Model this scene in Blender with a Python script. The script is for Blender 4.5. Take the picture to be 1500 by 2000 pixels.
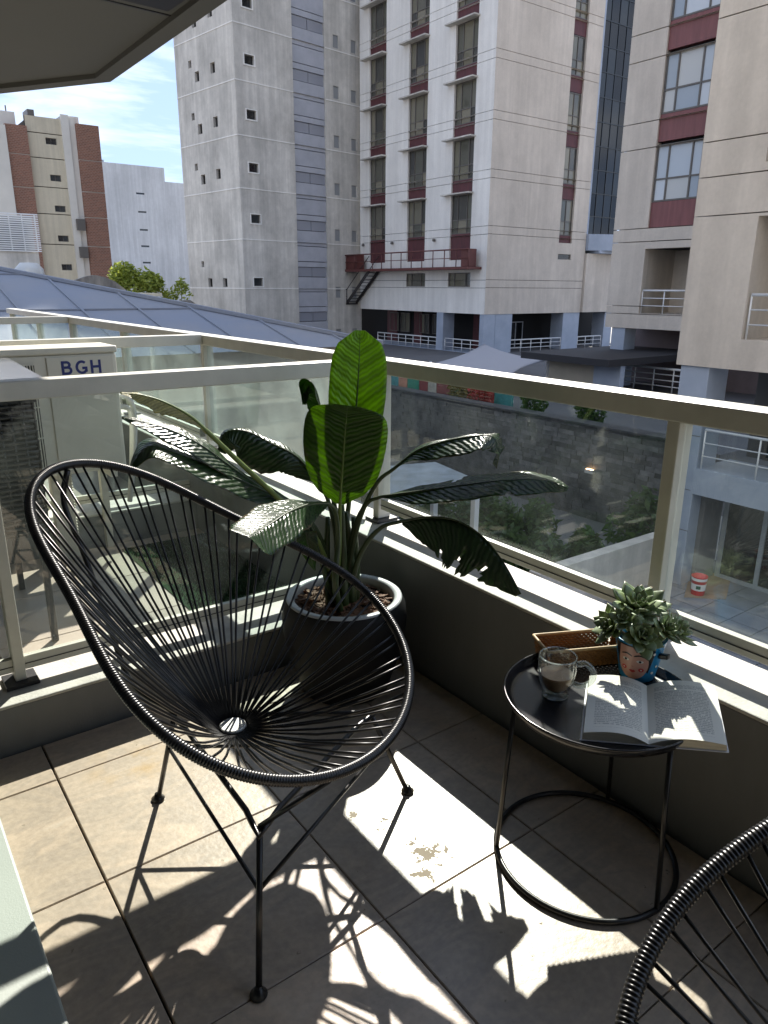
import bpy, bmesh, math, random
from mathutils import Vector, Matrix, noise
R = math.radians
scene = bpy.context.scene
for o in list(bpy.data.objects): bpy.data.objects.remove(o)
col = scene.collection

# ------------------------------------------------------------------ camera
FPX, PITCH, ROLL, YAW, CAMH = 1424.8, R(17.144), R(0.397), R(36.407), 1.42   # floor is z = 0
CAM = Vector((0, 0, CAMH))
FW = Vector((math.sin(YAW)*math.cos(PITCH), math.cos(YAW)*math.cos(PITCH), -math.sin(PITCH)))
_r = Vector((math.cos(YAW), -math.sin(YAW), 0)); _u = _r.cross(FW)
RT = _r*math.cos(ROLL) + _u*math.sin(ROLL); UP = -_r*math.sin(ROLL) + _u*math.cos(ROLL)
cd = bpy.data.cameras.new('camera'); cam = bpy.data.objects.new('camera', cd); col.objects.link(cam)
cam.matrix_world = Matrix(((RT.x, UP.x, -FW.x, 0), (RT.y, UP.y, -FW.y, 0), (RT.z, UP.z, -FW.z, CAMH), (0, 0, 0, 1)))
cd.sensor_fit = 'HORIZONTAL'; cd.sensor_width = 36; cd.lens = 36*FPX/1500
cd.clip_start = 0.05; cd.clip_end = 8000
scene.camera = cam

# ------------------------------------------------------------------ sky, sun, exposure
SUN = Vector((0.835, 0.925, 1.0)).normalized()          # towards the sun, read off the parapet shadows
EL = math.asin(SUN.z); AZ = math.atan2(SUN.x, SUN.y)
w = bpy.data.worlds.new('World'); scene.world = w; w.use_nodes = True
nt = w.node_tree; nt.nodes.clear(); N = nt.nodes.new; LK = nt.links.new
out = N('ShaderNodeOutputWorld'); bg = N('ShaderNodeBackground'); sky = N('ShaderNodeTexSky')
sky.sky_type = 'NISHITA'; sky.sun_disc = False; sky.sun_elevation = EL; sky.sun_rotation = AZ
sky.air_density = 1.0; sky.dust_density = 0.0; sky.ozone_density = 3.0
bg.inputs[1].default_value = 0.15
tc = N('ShaderNodeTexCoord'); mp = N('ShaderNodeMapping'); mp.inputs['Scale'].default_value = (1.2, 1.2, 7.0)
mp.inputs['Rotation'].default_value = (R(4), R(7), 0)
nz = N('ShaderNodeTexNoise'); nz.inputs['Scale'].default_value = 1.9; nz.inputs['Detail'].default_value = 7; nz.inputs['Roughness'].default_value = 0.58
nz.inputs['Distortion'].default_value = 0.5
cr = N('ShaderNodeValToRGB'); cr.color_ramp.elements[0].position = 0.47; cr.color_ramp.elements[1].position = 0.70
mx = N('ShaderNodeMixRGB'); mx.inputs[2].default_value = (4.2, 4.3, 4.4, 1)
LK(tc.outputs['Generated'], mp.inputs[0]); LK(mp.outputs[0], nz.inputs[0]); LK(nz.outputs[0], cr.inputs[0])
even_sky = N('ShaderNodeMixRGB'); even_sky.inputs[0].default_value = 0.90; even_sky.inputs[2].default_value = (1.42, 1.86, 2.85, 1)   # uniform blue mixed over the whole sky to even out its brightness
LK(sky.outputs[0], even_sky.inputs[1]); LK(cr.outputs[0], mx.inputs[0]); LK(even_sky.outputs[0], mx.inputs[1]); LK(mx.outputs[0], bg.inputs[0]); LK(bg.outputs[0], out.inputs[0])
sd = bpy.data.lights.new('sun', 'SUN'); sd.energy = 4.1; sd.angle = R(0.53); sd.color = (1.0, 0.945, 0.86)
so = bpy.data.objects.new('sun', sd); col.objects.link(so); so.rotation_euler = SUN.to_track_quat('Z', 'Y').to_euler()
so.location = (4, 5, 9)
vs = scene.view_settings; vs.view_transform = 'Standard'; vs.look = 'None'; vs.gamma = 1; vs.use_curve_mapping = False; vs.exposure = 1.4
scene.render.engine = 'CYCLES'
cy = scene.cycles; cy.use_denoising = True; cy.max_bounces = 10; cy.diffuse_bounces = 5; cy.glossy_bounces = 5; cy.transmission_bounces = 8
cy.transparent_max_bounces = 24; cy.caustics_reflective = False; cy.caustics_refractive = False; cy.sample_clamp_indirect = 6
try: cy.denoiser = 'OPENIMAGEDENOISE'
except Exception: pass

# ------------------------------------------------------------------ pixel -> place (a pixel gives a direction, a known plane the distance)
def ray(x, y): return RT*((x-750)/FPX) - UP*((y-1000)/FPX) + FW
def onZ(x, y, z): d = ray(x, y); return CAM + d*((z-CAMH)/d.z)
def onX(x, y, v): d = ray(x, y); return CAM + d*(v/d.x)
def onY(x, y, v): d = ray(x, y); return CAM + d*(v/d.y)
def onV(x, y, b, az):                                   # vertical plane through b with compass angle az (deg from +y to +x)
    n = Vector((math.cos(R(az)), -math.sin(R(az)), 0)); d = ray(x, y)
    return CAM + d*(n.dot(Vector((b[0], b[1], 0))-Vector((0, 0, 0)))/n.dot(d))

# ------------------------------------------------------------------ mesh helpers
class MB:
    def __init__(s): s.v = []; s.f = []; s.uv = None
    def add(s, vs, fs):
        b = len(s.v); s.v += [tuple(p) for p in vs]; s.f += [tuple(b+i for i in f) for f in fs]; return s
    def box(s, x0, x1, y0, y1, z0, z1):
        return s.add([(x0,y0,z0),(x1,y0,z0),(x1,y1,z0),(x0,y1,z0),(x0,y0,z1),(x1,y0,z1),(x1,y1,z1),(x0,y1,z1)],
                     [(0,3,2,1),(4,5,6,7),(0,1,5,4),(1,2,6,5),(2,3,7,6),(3,0,4,7)])
    def obox(s, c, ax, ay, az):                          # centre and three half-axis vectors
        c, ax, ay, az = map(Vector, (c, ax, ay, az)); P = []
        for k in (-1, 1):
            for i, j in ((-1,-1),(1,-1),(1,1),(-1,1)): P.append(c+ax*i+ay*j+az*k)
        return s.add(P, [(0,3,2,1),(4,5,6,7),(0,1,5,4),(1,2,6,5),(2,3,7,6),(3,0,4,7)])
    def bar(s, a, b, r, r2=None):                        # square bar between two points
        a, b = Vector(a), Vector(b); d = b-a; L = d.length; d.normalize()
        h = Vector((0,0,1)) if abs(d.z) < .9 else Vector((1,0,0)); x = d.cross(h).normalized(); y = x.cross(d)
        return s.obox((a+b)/2, x*r, y*(r2 or r), d*(L/2))
    def tube(s, pts, r, seg=8, closed=False, cap=True):
        pts = [Vector(p) for p in pts]; n = len(pts); rs = r if isinstance(r, (list, tuple)) else [r]*n
        b = len(s.v); t0 = (pts[1]-pts[0]).normalized()
        h = Vector((0,0,1)) if abs(t0.z) < .9 else Vector((1,0,0)); x = t0.cross(h).normalized()
        for i, p in enumerate(pts):
            if closed: t = pts[(i+1) % n]-pts[i-1]
            else: t = pts[min(i+1, n-1)]-pts[max(i-1, 0)]
            t.normalize(); x = (x-t*x.dot(t)).normalized(); y = t.cross(x)
            for k in range(seg):
                a = 2*math.pi*k/seg; s.v.append(tuple(p+(x*math.cos(a)+y*math.sin(a))*rs[i]))
        for i in range(n if closed else n-1):
            j = (i+1) % n
            for k in range(seg):
                l = (k+1) % seg; s.f.append((b+i*seg+k, b+i*seg+l, b+j*seg+l, b+j*seg+k))
        if cap and not closed:
            s.f.append(tuple(b+k for k in range(seg))[::-1]); s.f.append(tuple(b+(n-1)*seg+k for k in range(seg)))
        return s
    def lathe(s, prof, c=(0,0,0), seg=48, sx=1, sy=1):   # prof: (r, z) pairs from the start to the end
        b = len(s.v); n = len(prof)
        for r, z in prof:
            for k in range(seg):
                a = 2*math.pi*k/seg; s.v.append((c[0]+r*sx*math.cos(a), c[1]+r*sy*math.sin(a), c[2]+z))
        for i in range(n-1):
            for k in range(seg):
                l = (k+1) % seg; s.f.append((b+i*seg+k, b+i*seg+l, b+(i+1)*seg+l, b+(i+1)*seg+k))
        return s
    def disc(s, r, z, c=(0,0,0), seg=48, up=True):
        b = len(s.v)
        for k in range(seg): a = 2*math.pi*k/seg; s.v.append((c[0]+r*math.cos(a), c[1]+r*math.sin(a), c[2]+z))
        f = tuple(b+k for k in range(seg)); s.f.append(f if up else f[::-1]); return s
    def prism(s, poly, z0, z1):
        n = len(poly); b = len(s.v)
        s.v += [(p[0], p[1], z0) for p in poly]+[(p[0], p[1], z1) for p in poly]
        s.f.append(tuple(b+i for i in range(n))[::-1]); s.f.append(tuple(b+n+i for i in range(n)))
        for i in range(n): j = (i+1) % n; s.f.append((b+i, b+j, b+n+j, b+n+i))
        return s
    def mesh(s, name, m=None, smooth=False):
        me = bpy.data.meshes.new(name); me.from_pydata(s.v, [], s.f); me.update()
        if s.uv:
            ul = me.uv_layers.new(name='UVMap')
            for lp in me.loops: ul.data[lp.index].uv = s.uv[lp.vertex_index]
        if m: me.materials.append(m)
        if smooth: me.polygons.foreach_set('use_smooth', [True]*len(me.polygons))
        return me
    def build(s, name, m=None, parent=None, smooth=False, bevel=0, sub=0, solid=0, angle=None):
        o = bpy.data.objects.new(name, s.mesh(name, m, smooth)); col.objects.link(o)
        if parent: o.parent = parent
        if solid: md = o.modifiers.new('s', 'SOLIDIFY'); md.thickness = solid; md.offset = 0
        if bevel: md = o.modifiers.new('b', 'BEVEL'); md.width = bevel; md.segments = 2; md.limit_method = 'ANGLE'; md.angle_limit = R(40)
        if sub: md = o.modifiers.new('d', 'SUBSURF'); md.levels = md.render_levels = sub
        return o
def tag(o, label=None, cat=None, group=None, kind=None):
    if label: o['label'] = label
    if cat: o['category'] = cat
    if group: o['group'] = group
    if kind: o['kind'] = kind
    return o
def empty(name, loc, label=None, cat=None, group=None, kind=None, rz=0):
    o = bpy.data.objects.new(name, None); col.objects.link(o); o.location = loc; o.rotation_euler = (0, 0, rz); o.empty_display_size = .05
    return tag(o, label, cat, group, kind)
def under(o, parent):                                    # parent a mesh written in world coordinates to a moved Empty
    o.parent = parent; o.matrix_parent_inverse = Matrix.Translation(-Vector(parent.location)); return o
def smooth_path(P, n):
    P = [Vector(p) for p in P]; Q = [2*P[0]-P[1]]+P+[2*P[-1]-P[-2]]; o = []; m = len(P)-1
    for i in range(n):
        t = i/(n-1)*m; k = min(int(t), m-1); t -= k; a, b, c, d = Q[k:k+4]
        o.append(.5*((2*b)+(c-a)*t+(2*a-5*b+4*c-d)*t*t+(3*b-a-3*c+d)*t**3))
    return o
def lerp_list(L, n):
    o = []
    for i in range(n):
        t = i/(n-1)*(len(L)-1); k = min(int(t), len(L)-2); o.append(L[k]+(L[k+1]-L[k])*(t-k))
    return o

# ------------------------------------------------------------------ materials
def new(name):
    m = bpy.data.materials.new(name); m.use_nodes = True; t = m.node_tree
    return m, t, t.nodes['Principled BSDF'], t.nodes['Material Output']
def nodes(t, typ, **k):
    n = t.nodes.new(typ)
    for a, v in k.items():
        if a in n.inputs: n.inputs[a].default_value = v
        else: setattr(n, a, v)
    return n
def mat(name, c, rough=.6, metal=0, var=0.0, vs=3.0, bump=0.0, bs=60.0, stretch=(1,1,1), spec=.5, c2=None, rnd=0.0, world=False, coat=0, det=6, rv=0):
    m, t, b, o = new(name); b.inputs['Base Color'].default_value = (*c, 1); b.inputs['Roughness'].default_value = rough
    b.inputs['Metallic'].default_value = metal; b.inputs['Specular IOR Level'].default_value = spec; b.inputs['Coat Weight'].default_value = coat
    L = t.links.new; tc = nodes(t, 'ShaderNodeTexCoord'); mp = nodes(t, 'ShaderNodeMapping'); mp.inputs['Scale'].default_value = stretch
    src = tc.outputs['Object']
    if world: src = nodes(t, 'ShaderNodeNewGeometry').outputs['Position']
    L(src, mp.inputs[0]); oi = nodes(t, 'ShaderNodeObjectInfo')
    if rnd:
        cm = nodes(t, 'ShaderNodeCombineXYZ'); mu = nodes(t, 'ShaderNodeMath', operation='MULTIPLY'); mu.inputs[1].default_value = 37
        L(oi.outputs['Random'], mu.inputs[0]); L(mu.outputs[0], cm.inputs[0]); L(mu.outputs[0], cm.inputs[2]); L(cm.outputs[0], mp.inputs['Location'])
    if var:
        n = nodes(t, 'ShaderNodeTexNoise', Scale=vs, Detail=det, Roughness=.62); L(mp.outputs[0], n.inputs[0])
        r = nodes(t, 'ShaderNodeValToRGB'); r.color_ramp.elements[0].position = .32; r.color_ramp.elements[1].position = .7
        ca = c2 or tuple(x*(1-var) for x in c); cb = c if c2 else tuple(min(1, x*(1+var*.6)) for x in c)
        r.color_ramp.elements[0].color = (*ca, 1); r.color_ramp.elements[1].color = (*cb, 1); L(n.outputs[0], r.inputs[0]); res = r.outputs[0]
        if rnd:
            h = nodes(t, 'ShaderNodeHueSaturation'); mr = nodes(t, 'ShaderNodeMapRange'); mr.inputs[3].default_value = 1-rnd; mr.inputs[4].default_value = 1+rnd
            L(oi.outputs['Random'], mr.inputs[0]); L(mr.outputs[0], h.inputs['Value']); L(res, h.inputs['Color']); res = h.outputs[0]
        L(res, b.inputs['Base Color'])
        if rv:
            mr2 = nodes(t, 'ShaderNodeMapRange'); mr2.inputs[3].default_value = rough-rv; mr2.inputs[4].default_value = rough+rv
            L(n.outputs[0], mr2.inputs[0]); L(mr2.outputs[0], b.inputs['Roughness'])
    if bump:
        n2 = nodes(t, 'ShaderNodeTexNoise', Scale=bs, Detail=5, Roughness=.6); L(mp.outputs[0], n2.inputs[0])
        bp = nodes(t, 'ShaderNodeBump', Strength=bump, Distance=.01); L(n2.outputs[0], bp.inputs['Height']); L(bp.outputs[0], b.inputs['Normal'])
    return m
def concrete(name, c, lo=.6, streak=.25, blot=.35, rough=.85):
    m, t, b, o = new(name); L = t.links.new; b.inputs['Roughness'].default_value = rough; b.inputs['Specular IOR Level'].default_value = .25
    g = nodes(t, 'ShaderNodeNewGeometry'); fac = None
    for sc_, st, a0, a1, dark in ((blot, (1,1,.7), .35, .68, lo), (2.6, (1,1,.8), .3, .75, 1-(1-lo)*.5), (1.0, (2.6,2.6,.09), .42, .72, 1-streak), (14., (1,1,1), .3, .7, .92)):
        mp = nodes(t, 'ShaderNodeMapping'); mp.inputs['Scale'].default_value = st; L(g.outputs['Position'], mp.inputs[0])
        n = nodes(t, 'ShaderNodeTexNoise', Scale=sc_, Detail=9, Roughness=.65); L(mp.outputs[0], n.inputs[0])
        r = nodes(t, 'ShaderNodeMapRange'); r.inputs[1].default_value = a0; r.inputs[2].default_value = a1; r.inputs[3].default_value = dark; r.inputs[4].default_value = 1.0; L(n.outputs[0], r.inputs[0])
        if fac is None: fac = r.outputs[0]
        else:
            q = nodes(t, 'ShaderNodeMath', operation='MULTIPLY'); L(fac, q.inputs[0]); L(r.outputs[0], q.inputs[1]); fac = q.outputs[0]
    v = nodes(t, 'ShaderNodeVectorMath', operation='SCALE'); v.inputs[0].default_value = c; L(fac, v.inputs['Scale']); L(v.outputs[0], b.inputs['Base Color'])
    bp = nodes(t, 'ShaderNodeBump', Strength=.25, Distance=.02); L(fac, bp.inputs['Height']); L(bp.outputs[0], b.inputs['Normal']); return m
def glass_mat(name, tint=(.86,.93,.9), dirt_gleam=.06, gl=1.0):
    m, t, b, o = new(name); t.nodes.remove(b); L = t.links.new
    tr = nodes(t, 'ShaderNodeBsdfTransparent', Color=(*tint, 1)); g = nodes(t, 'ShaderNodeBsdfGlossy', Roughness=.015)
    lw = nodes(t, 'ShaderNodeLayerWeight'); lw.inputs[0].default_value = .5
    pw = nodes(t, 'ShaderNodeMath', operation='POWER'); pw.inputs[1].default_value = 5; L(lw.outputs['Facing'], pw.inputs[0])
    ma = nodes(t, 'ShaderNodeMath', operation='MULTIPLY_ADD'); ma.inputs[1].default_value = .94*gl; ma.inputs[2].default_value = .05*gl; L(pw.outputs[0], ma.inputs[0])
    m1 = nodes(t, 'ShaderNodeMixShader'); L(ma.outputs[0], m1.inputs[0]); L(tr.outputs[0], m1.inputs[1]); L(g.outputs[0], m1.inputs[2]); last = m1
    if dirt_gleam:  # pale scatter: dust on the railing panes, painted-in gleam on the mug
        ti = nodes(t, 'ShaderNodeBsdfTranslucent', Color=(.75,.85,.8,1)); m2 = nodes(t, 'ShaderNodeMixShader')
        ge = nodes(t, 'ShaderNodeNewGeometry'); n = nodes(t, 'ShaderNodeTexNoise', Scale=5., Detail=8); L(ge.outputs['Position'], n.inputs[0])
        mr = nodes(t, 'ShaderNodeMapRange'); mr.inputs[1].default_value = .4; mr.inputs[2].default_value = .75; mr.inputs[3].default_value = dirt_gleam*.35; mr.inputs[4].default_value = dirt_gleam*1.6
        L(n.outputs[0], mr.inputs[0]); L(mr.outputs[0], m2.inputs[0]); L(m1.outputs[0], m2.inputs[1]); L(ti.outputs[0], m2.inputs[2]); last = m2
    L(last.outputs[0], o.inputs[0]); return m
# ================================================================== the balcony
ZC0 = 2.775
def tile_mat():
    m, t, b, o = new('stone_tile'); L = t.links.new; b.inputs['Specular IOR Level'].default_value = .5
    g = nodes(t, 'ShaderNodeNewGeometry'); oi = nodes(t, 'ShaderNodeObjectInfo')
    def off(k):                                            # every tile cut from another place of the stone
        c = nodes(t, 'ShaderNodeCombineXYZ'); a = nodes(t, 'ShaderNodeMath', operation='MULTIPLY'); a.inputs[1].default_value = k; L(oi.outputs['Random'], a.inputs[0]); L(a.outputs[0], c.inputs[0]); L(a.outputs[0], c.inputs[2])
        v = nodes(t, 'ShaderNodeVectorMath', operation='ADD'); L(g.outputs['Position'], v.inputs[0]); L(c.outputs[0], v.inputs[1]); return v.outputs[0]
    P = off(41.); mp = nodes(t, 'ShaderNodeMapping'); mp.inputs['Scale'].default_value = (1.0,2.4,1); mp.inputs['Rotation'].default_value = (0,0,.5); L(P, mp.inputs[0])
    n1 = nodes(t, 'ShaderNodeTexNoise', Scale=2.3, Detail=8, Roughness=.6, Distortion=1.3); L(mp.outputs[0], n1.inputs[0])
    r = nodes(t, 'ShaderNodeValToRGB'); e = r.color_ramp.elements; e[0].position = .28; e[0].color = (.37,.31,.25,1); e[1].position = .75; e[1].color = (.54,.46,.37,1)
    for p_, c_ in ((.44,(.48,.39,.30,1)), (.50,(.41,.34,.27,1)), (.6,(.52,.415,.315,1))): q = e.new(p_); q.color = c_
    L(n1.outputs[0], r.inputs[0])
    n2 = nodes(t, 'ShaderNodeTexNoise', Scale=60., Detail=4); L(P, n2.inputs[0]); m2 = nodes(t, 'ShaderNodeMapRange'); m2.inputs[1].default_value = .3; m2.inputs[2].default_value = .7; m2.inputs[3].default_value = .88; m2.inputs[4].default_value = 1.06; L(n2.outputs[0], m2.inputs[0])
    h = nodes(t, 'ShaderNodeHueSaturation'); L(r.outputs[0], h.inputs['Color'])
    m3 = nodes(t, 'ShaderNodeMapRange'); m3.inputs[3].default_value = .88; m3.inputs[4].default_value = 1.10; L(oi.outputs['Random'], m3.inputs[0]); mm = nodes(t, 'ShaderNodeMath', operation='MULTIPLY'); L(m2.outputs[0], mm.inputs[0]); L(m3.outputs[0], mm.inputs[1]); L(mm.outputs[0], h.inputs['Value'])
    # dried water marks: matt crusty flecks in three spots, an ochre stain near the kerb
    ws = nodes(t, 'ShaderNodeTexNoise', Scale=34., Detail=4, Roughness=.65); L(g.outputs['Position'], ws.inputs[0]); mask = None
    for (x, y), rad, th in (((836,1665),.085,.50), ((822,1705),.06,.53), ((745,1610),.075,.60), ((690,1592),.04,.54)):
        p = onZ(x, y, 0); d = nodes(t, 'ShaderNodeVectorMath', operation='DISTANCE'); L(g.outputs['Position'], d.inputs[0]); d.inputs[1].default_value = p
        q = nodes(t, 'ShaderNodeMapRange'); q.inputs[1].default_value = 0; q.inputs[2].default_value = rad; q.inputs[3].default_value = .12; q.inputs[4].default_value = -.2; L(d.outputs['Value'], q.inputs[0])
        a = nodes(t, 'ShaderNodeMath', operation='ADD'); L(q.outputs[0], a.inputs[0]); L(ws.outputs[0], a.inputs[1]); k = nodes(t, 'ShaderNodeMath', operation='GREATER_THAN'); k.inputs[1].default_value = th; L(a.outputs[0], k.inputs[0])
        if mask is None: mask = k.outputs[0]
        else:
            x_ = nodes(t, 'ShaderNodeMath', operation='MAXIMUM'); L(mask, x_.inputs[0]); L(k.outputs[0], x_.inputs[1]); mask = x_.outputs[0]
    mx1 = nodes(t, 'ShaderNodeMixRGB'); mx1.inputs[2].default_value = (.27,.225,.17,1); L(mask, mx1.inputs[0]); L(h.outputs[0], mx1.inputs[1])
    po = onZ(262, 1492, 0); d = nodes(t, 'ShaderNodeVectorMath', operation='DISTANCE'); L(g.outputs['Position'], d.inputs[0]); d.inputs[1].default_value = po
    q = nodes(t, 'ShaderNodeMapRange'); q.inputs[1].default_value = 0; q.inputs[2].default_value = .16; q.inputs[3].default_value = .9; q.inputs[4].default_value = 0; L(d.outputs['Value'], q.inputs[0])
    n4 = nodes(t, 'ShaderNodeTexNoise', Scale=11., Detail=4); L(g.outputs['Position'], n4.inputs[0]); q2 = nodes(t, 'ShaderNodeMapRange'); q2.inputs[1].default_value = .45; q2.inputs[2].default_value = .7; L(n4.outputs[0], q2.inputs[0]); q3 = nodes(t, 'ShaderNodeMath', operation='MULTIPLY'); L(q.outputs[0], q3.inputs[0]); L(q2.outputs[0], q3.inputs[1])
    mx2 = nodes(t, 'ShaderNodeMixRGB'); mx2.inputs[2].default_value = (.48,.30,.10,1); L(q3.outputs[0], mx2.inputs[0]); L(mx1.outputs[0], mx2.inputs[1]); L(mx2.outputs[0], b.inputs['Base Color'])
    rr = nodes(t, 'ShaderNodeMapRange'); rr.inputs[3].default_value = .31; rr.inputs[4].default_value = .42; L(n1.outputs[0], rr.inputs[0]); rm = nodes(t, 'ShaderNodeMath', operation='MULTIPLY_ADD'); rm.inputs[1].default_value = .5; L(mask, rm.inputs[0]); L(rr.outputs[0], rm.inputs[2]); L(rm.outputs[0], b.inputs['Roughness'])
    bp = nodes(t, 'ShaderNodeBump', Strength=.09, Distance=.01); L(n2.outputs[0], bp.inputs['Height']); L(bp.outputs[0], b.inputs['Normal']); return m
m_tile = tile_mat()
m_grout = mat('grout', (.03,.027,.025), rough=.9, var=.3, vs=40)
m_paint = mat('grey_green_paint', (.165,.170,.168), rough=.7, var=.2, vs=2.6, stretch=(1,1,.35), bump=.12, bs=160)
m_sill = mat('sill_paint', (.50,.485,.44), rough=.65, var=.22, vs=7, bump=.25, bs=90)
m_pale = mat('pale_green_paint', (.37,.405,.37), rough=.5, var=.05, vs=5, bump=.12, bs=220)
m_alu = mat('champagne_aluminium', (.60,.585,.51), rough=.42, metal=0, var=.09, vs=9, bump=.03, bs=300)
m_black = mat('black_plastic', (.015,.015,.016), rough=.45)
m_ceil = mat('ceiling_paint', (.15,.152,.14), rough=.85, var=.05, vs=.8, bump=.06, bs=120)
m_glass = glass_mat('railing_glass', tint=(.955,.985,.97), dirt_gleam=.008); m_dusty = glass_mat('dusty_glass', tint=(.91,.965,.95), dirt_gleam=.04)

block = MB().box(-1.4, 1.845, -7, 10.4, -4.5, -.16).build('terrace_building', mat('terrace_render', (.5,.48,.44), rough=.8, var=.1, vs=1))
tag(block, kind='structure')
floor = MB().box(-1.2, 1.605, -2.5, 2.285, -.158, -.014).build('balcony_floor', m_grout); tag(floor, kind='structure')
def tiles(parent, xs, ys, jx, jy, m):
    cache = {}
    for i in range(len(xs)-1):
        for j in range(len(ys)-1):
            x0, x1, y0, y1 = xs[i]+jx[i], xs[i+1]-jx[i+1], ys[j]+jy, ys[j+1]-jy
            k = (round(x1-x0, 3), round(y1-y0, 3))
            if k not in cache:
                hx, hy, c, zt, zb = k[0]/2, k[1]/2, .0022, 0, -.0138; b = MB()
                P = [(-hx,-hy,zb),(hx,-hy,zb),(hx,hy,zb),(-hx,hy,zb),(-hx,-hy,zt-c),(hx,-hy,zt-c),(hx,hy,zt-c),(-hx,hy,zt-c),
                     (-hx+c,-hy+c,zt),(hx-c,-hy+c,zt),(hx-c,hy-c,zt),(-hx+c,hy-c,zt)]
                F = [(8,9,10,11)]+[(a,(a+1)%4,(a+1)%4+4,a+4) for a in range(4)]+[(a+4,(a+1)%4+4,(a+1)%4+8,a+8) for a in range(4)]
                cache[k] = b.add(P, F).mesh('floor_tile', m)
            o = bpy.data.objects.new('floor_tile', cache[k]); col.objects.link(o); o.parent = parent
            o.location = ((x0+x1)/2, (y0+y1)/2, random.uniform(-.0006, .0003))
random.seed(3)
tiles(floor, [-.19,.317,.812,1.315,1.603], [-1.42,-.918,-.416,.085,.587,1.088,1.588,2.072,2.282], [.002,.0028,.0014,.0014,.001], .0013, m_tile)

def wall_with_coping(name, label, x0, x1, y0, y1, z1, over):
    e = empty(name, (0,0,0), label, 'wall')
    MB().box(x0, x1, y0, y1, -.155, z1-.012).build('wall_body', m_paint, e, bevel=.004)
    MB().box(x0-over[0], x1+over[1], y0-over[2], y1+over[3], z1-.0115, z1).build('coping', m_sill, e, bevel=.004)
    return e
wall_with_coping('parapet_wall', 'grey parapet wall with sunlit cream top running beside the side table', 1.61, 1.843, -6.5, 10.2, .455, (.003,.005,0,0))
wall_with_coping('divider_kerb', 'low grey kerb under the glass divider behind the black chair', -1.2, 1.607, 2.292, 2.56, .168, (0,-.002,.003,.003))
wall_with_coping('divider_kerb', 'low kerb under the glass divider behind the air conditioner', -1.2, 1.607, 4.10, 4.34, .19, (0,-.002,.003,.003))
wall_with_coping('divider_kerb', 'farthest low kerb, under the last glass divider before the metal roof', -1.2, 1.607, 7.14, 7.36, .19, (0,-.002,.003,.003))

step = MB().box(-1.2, .143, -2.4, 2.284, .0005, .04).build('door_threshold', m_pale, None, bevel=.006); tag(step, kind='structure')
MB().box(-.06, -.035, -2.4, 2.28, .041, .075).build('door_track', m_pale, step, bevel=.003)
own = MB().box(-1.6, -1.2, -30, 10.4, 2.6, 30).build('house_wall', mat('house_wall_paint', (.62,.60,.56), rough=.8, var=.06, vs=1, bump=.1)); tag(own, kind='structure')  # unseen facade of this building, enlarged to bounce sunlight onto the towers
m_door = mat('dark_door_glass', (.03,.032,.034), rough=.08, spec=.6)
for i in range(12): MB().box(-1.5, -1.25, -6.9+i*1.4, -5.54+i*1.4, -.15, 2.599).build('door_pane', m_door, own)
endw = MB().box(-1.2, 1.6, -2.9, -2.6, -.15, ZC0).build('end_wall', m_paint); tag(endw, kind='structure')  # unseen wall, added to keep the balcony interior dim

# upper balcony overhead
ZC = 2.777
cA = onZ(215, 160, ZC); cB = onZ(0, 183, ZC); dB = (cB-cA).normalized(); cC = cA+dB*6
poly = [(-1.2,-7), (1.86,-7), (1.86,cA.y), (cC.x, cC.y), (-1.2, cC.y)] if cC.x > -1.2 else [(-1.2,-7), (1.86,-7), (1.86,cA.y), (-1.2, cA.y+dB.y/dB.x*(-1.2-cA.x))]
def inset(pl, d):
    n = len(pl); o = []
    for i in range(n):
        a, b, c = Vector(pl[i-1]), Vector(pl[i]), Vector(pl[(i+1) % n]); e1 = (b-a).normalized(); e2 = (c-b).normalized()
        n1 = Vector((-e1.y, e1.x)); n2 = Vector((-e2.y, e2.x)); k = (n1+n2).normalized(); o.append(b+k*(d/max(.3, k.dot(n1))))
    return o
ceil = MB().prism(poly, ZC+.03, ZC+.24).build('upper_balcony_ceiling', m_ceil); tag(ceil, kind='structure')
q = inset(poly, .11); b = MB(); n = len(poly)
for i in range(1, 3):                                    # edge beam along the two open sides
    j = (i+1) % n; A, B, Cc, D = poly[i], poly[j], q[j], q[i]
    b.prism([A, B, Cc, D], ZC, ZC+.0295)
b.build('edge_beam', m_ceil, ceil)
g0, g1 = onZ(208, 0, ZC+.03), onZ(357, 36, ZC+.03)
MB().bar(g0+(g0-g1)*2, g1, .008, .004).build('ceiling_joint', m_black, ceil)
lc = onZ(300, -14, ZC+.03); lx = (g1-g0).normalized(); ly = Vector((lx.y, -lx.x, 0))
MB().obox(lc+Vector((0,0,-.012)), lx*.13, ly*.13, (0,0,.011)).build('recessed_lamp', mat('lamp_black', (.012,.012,.012), rough=.5), ceil)

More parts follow.
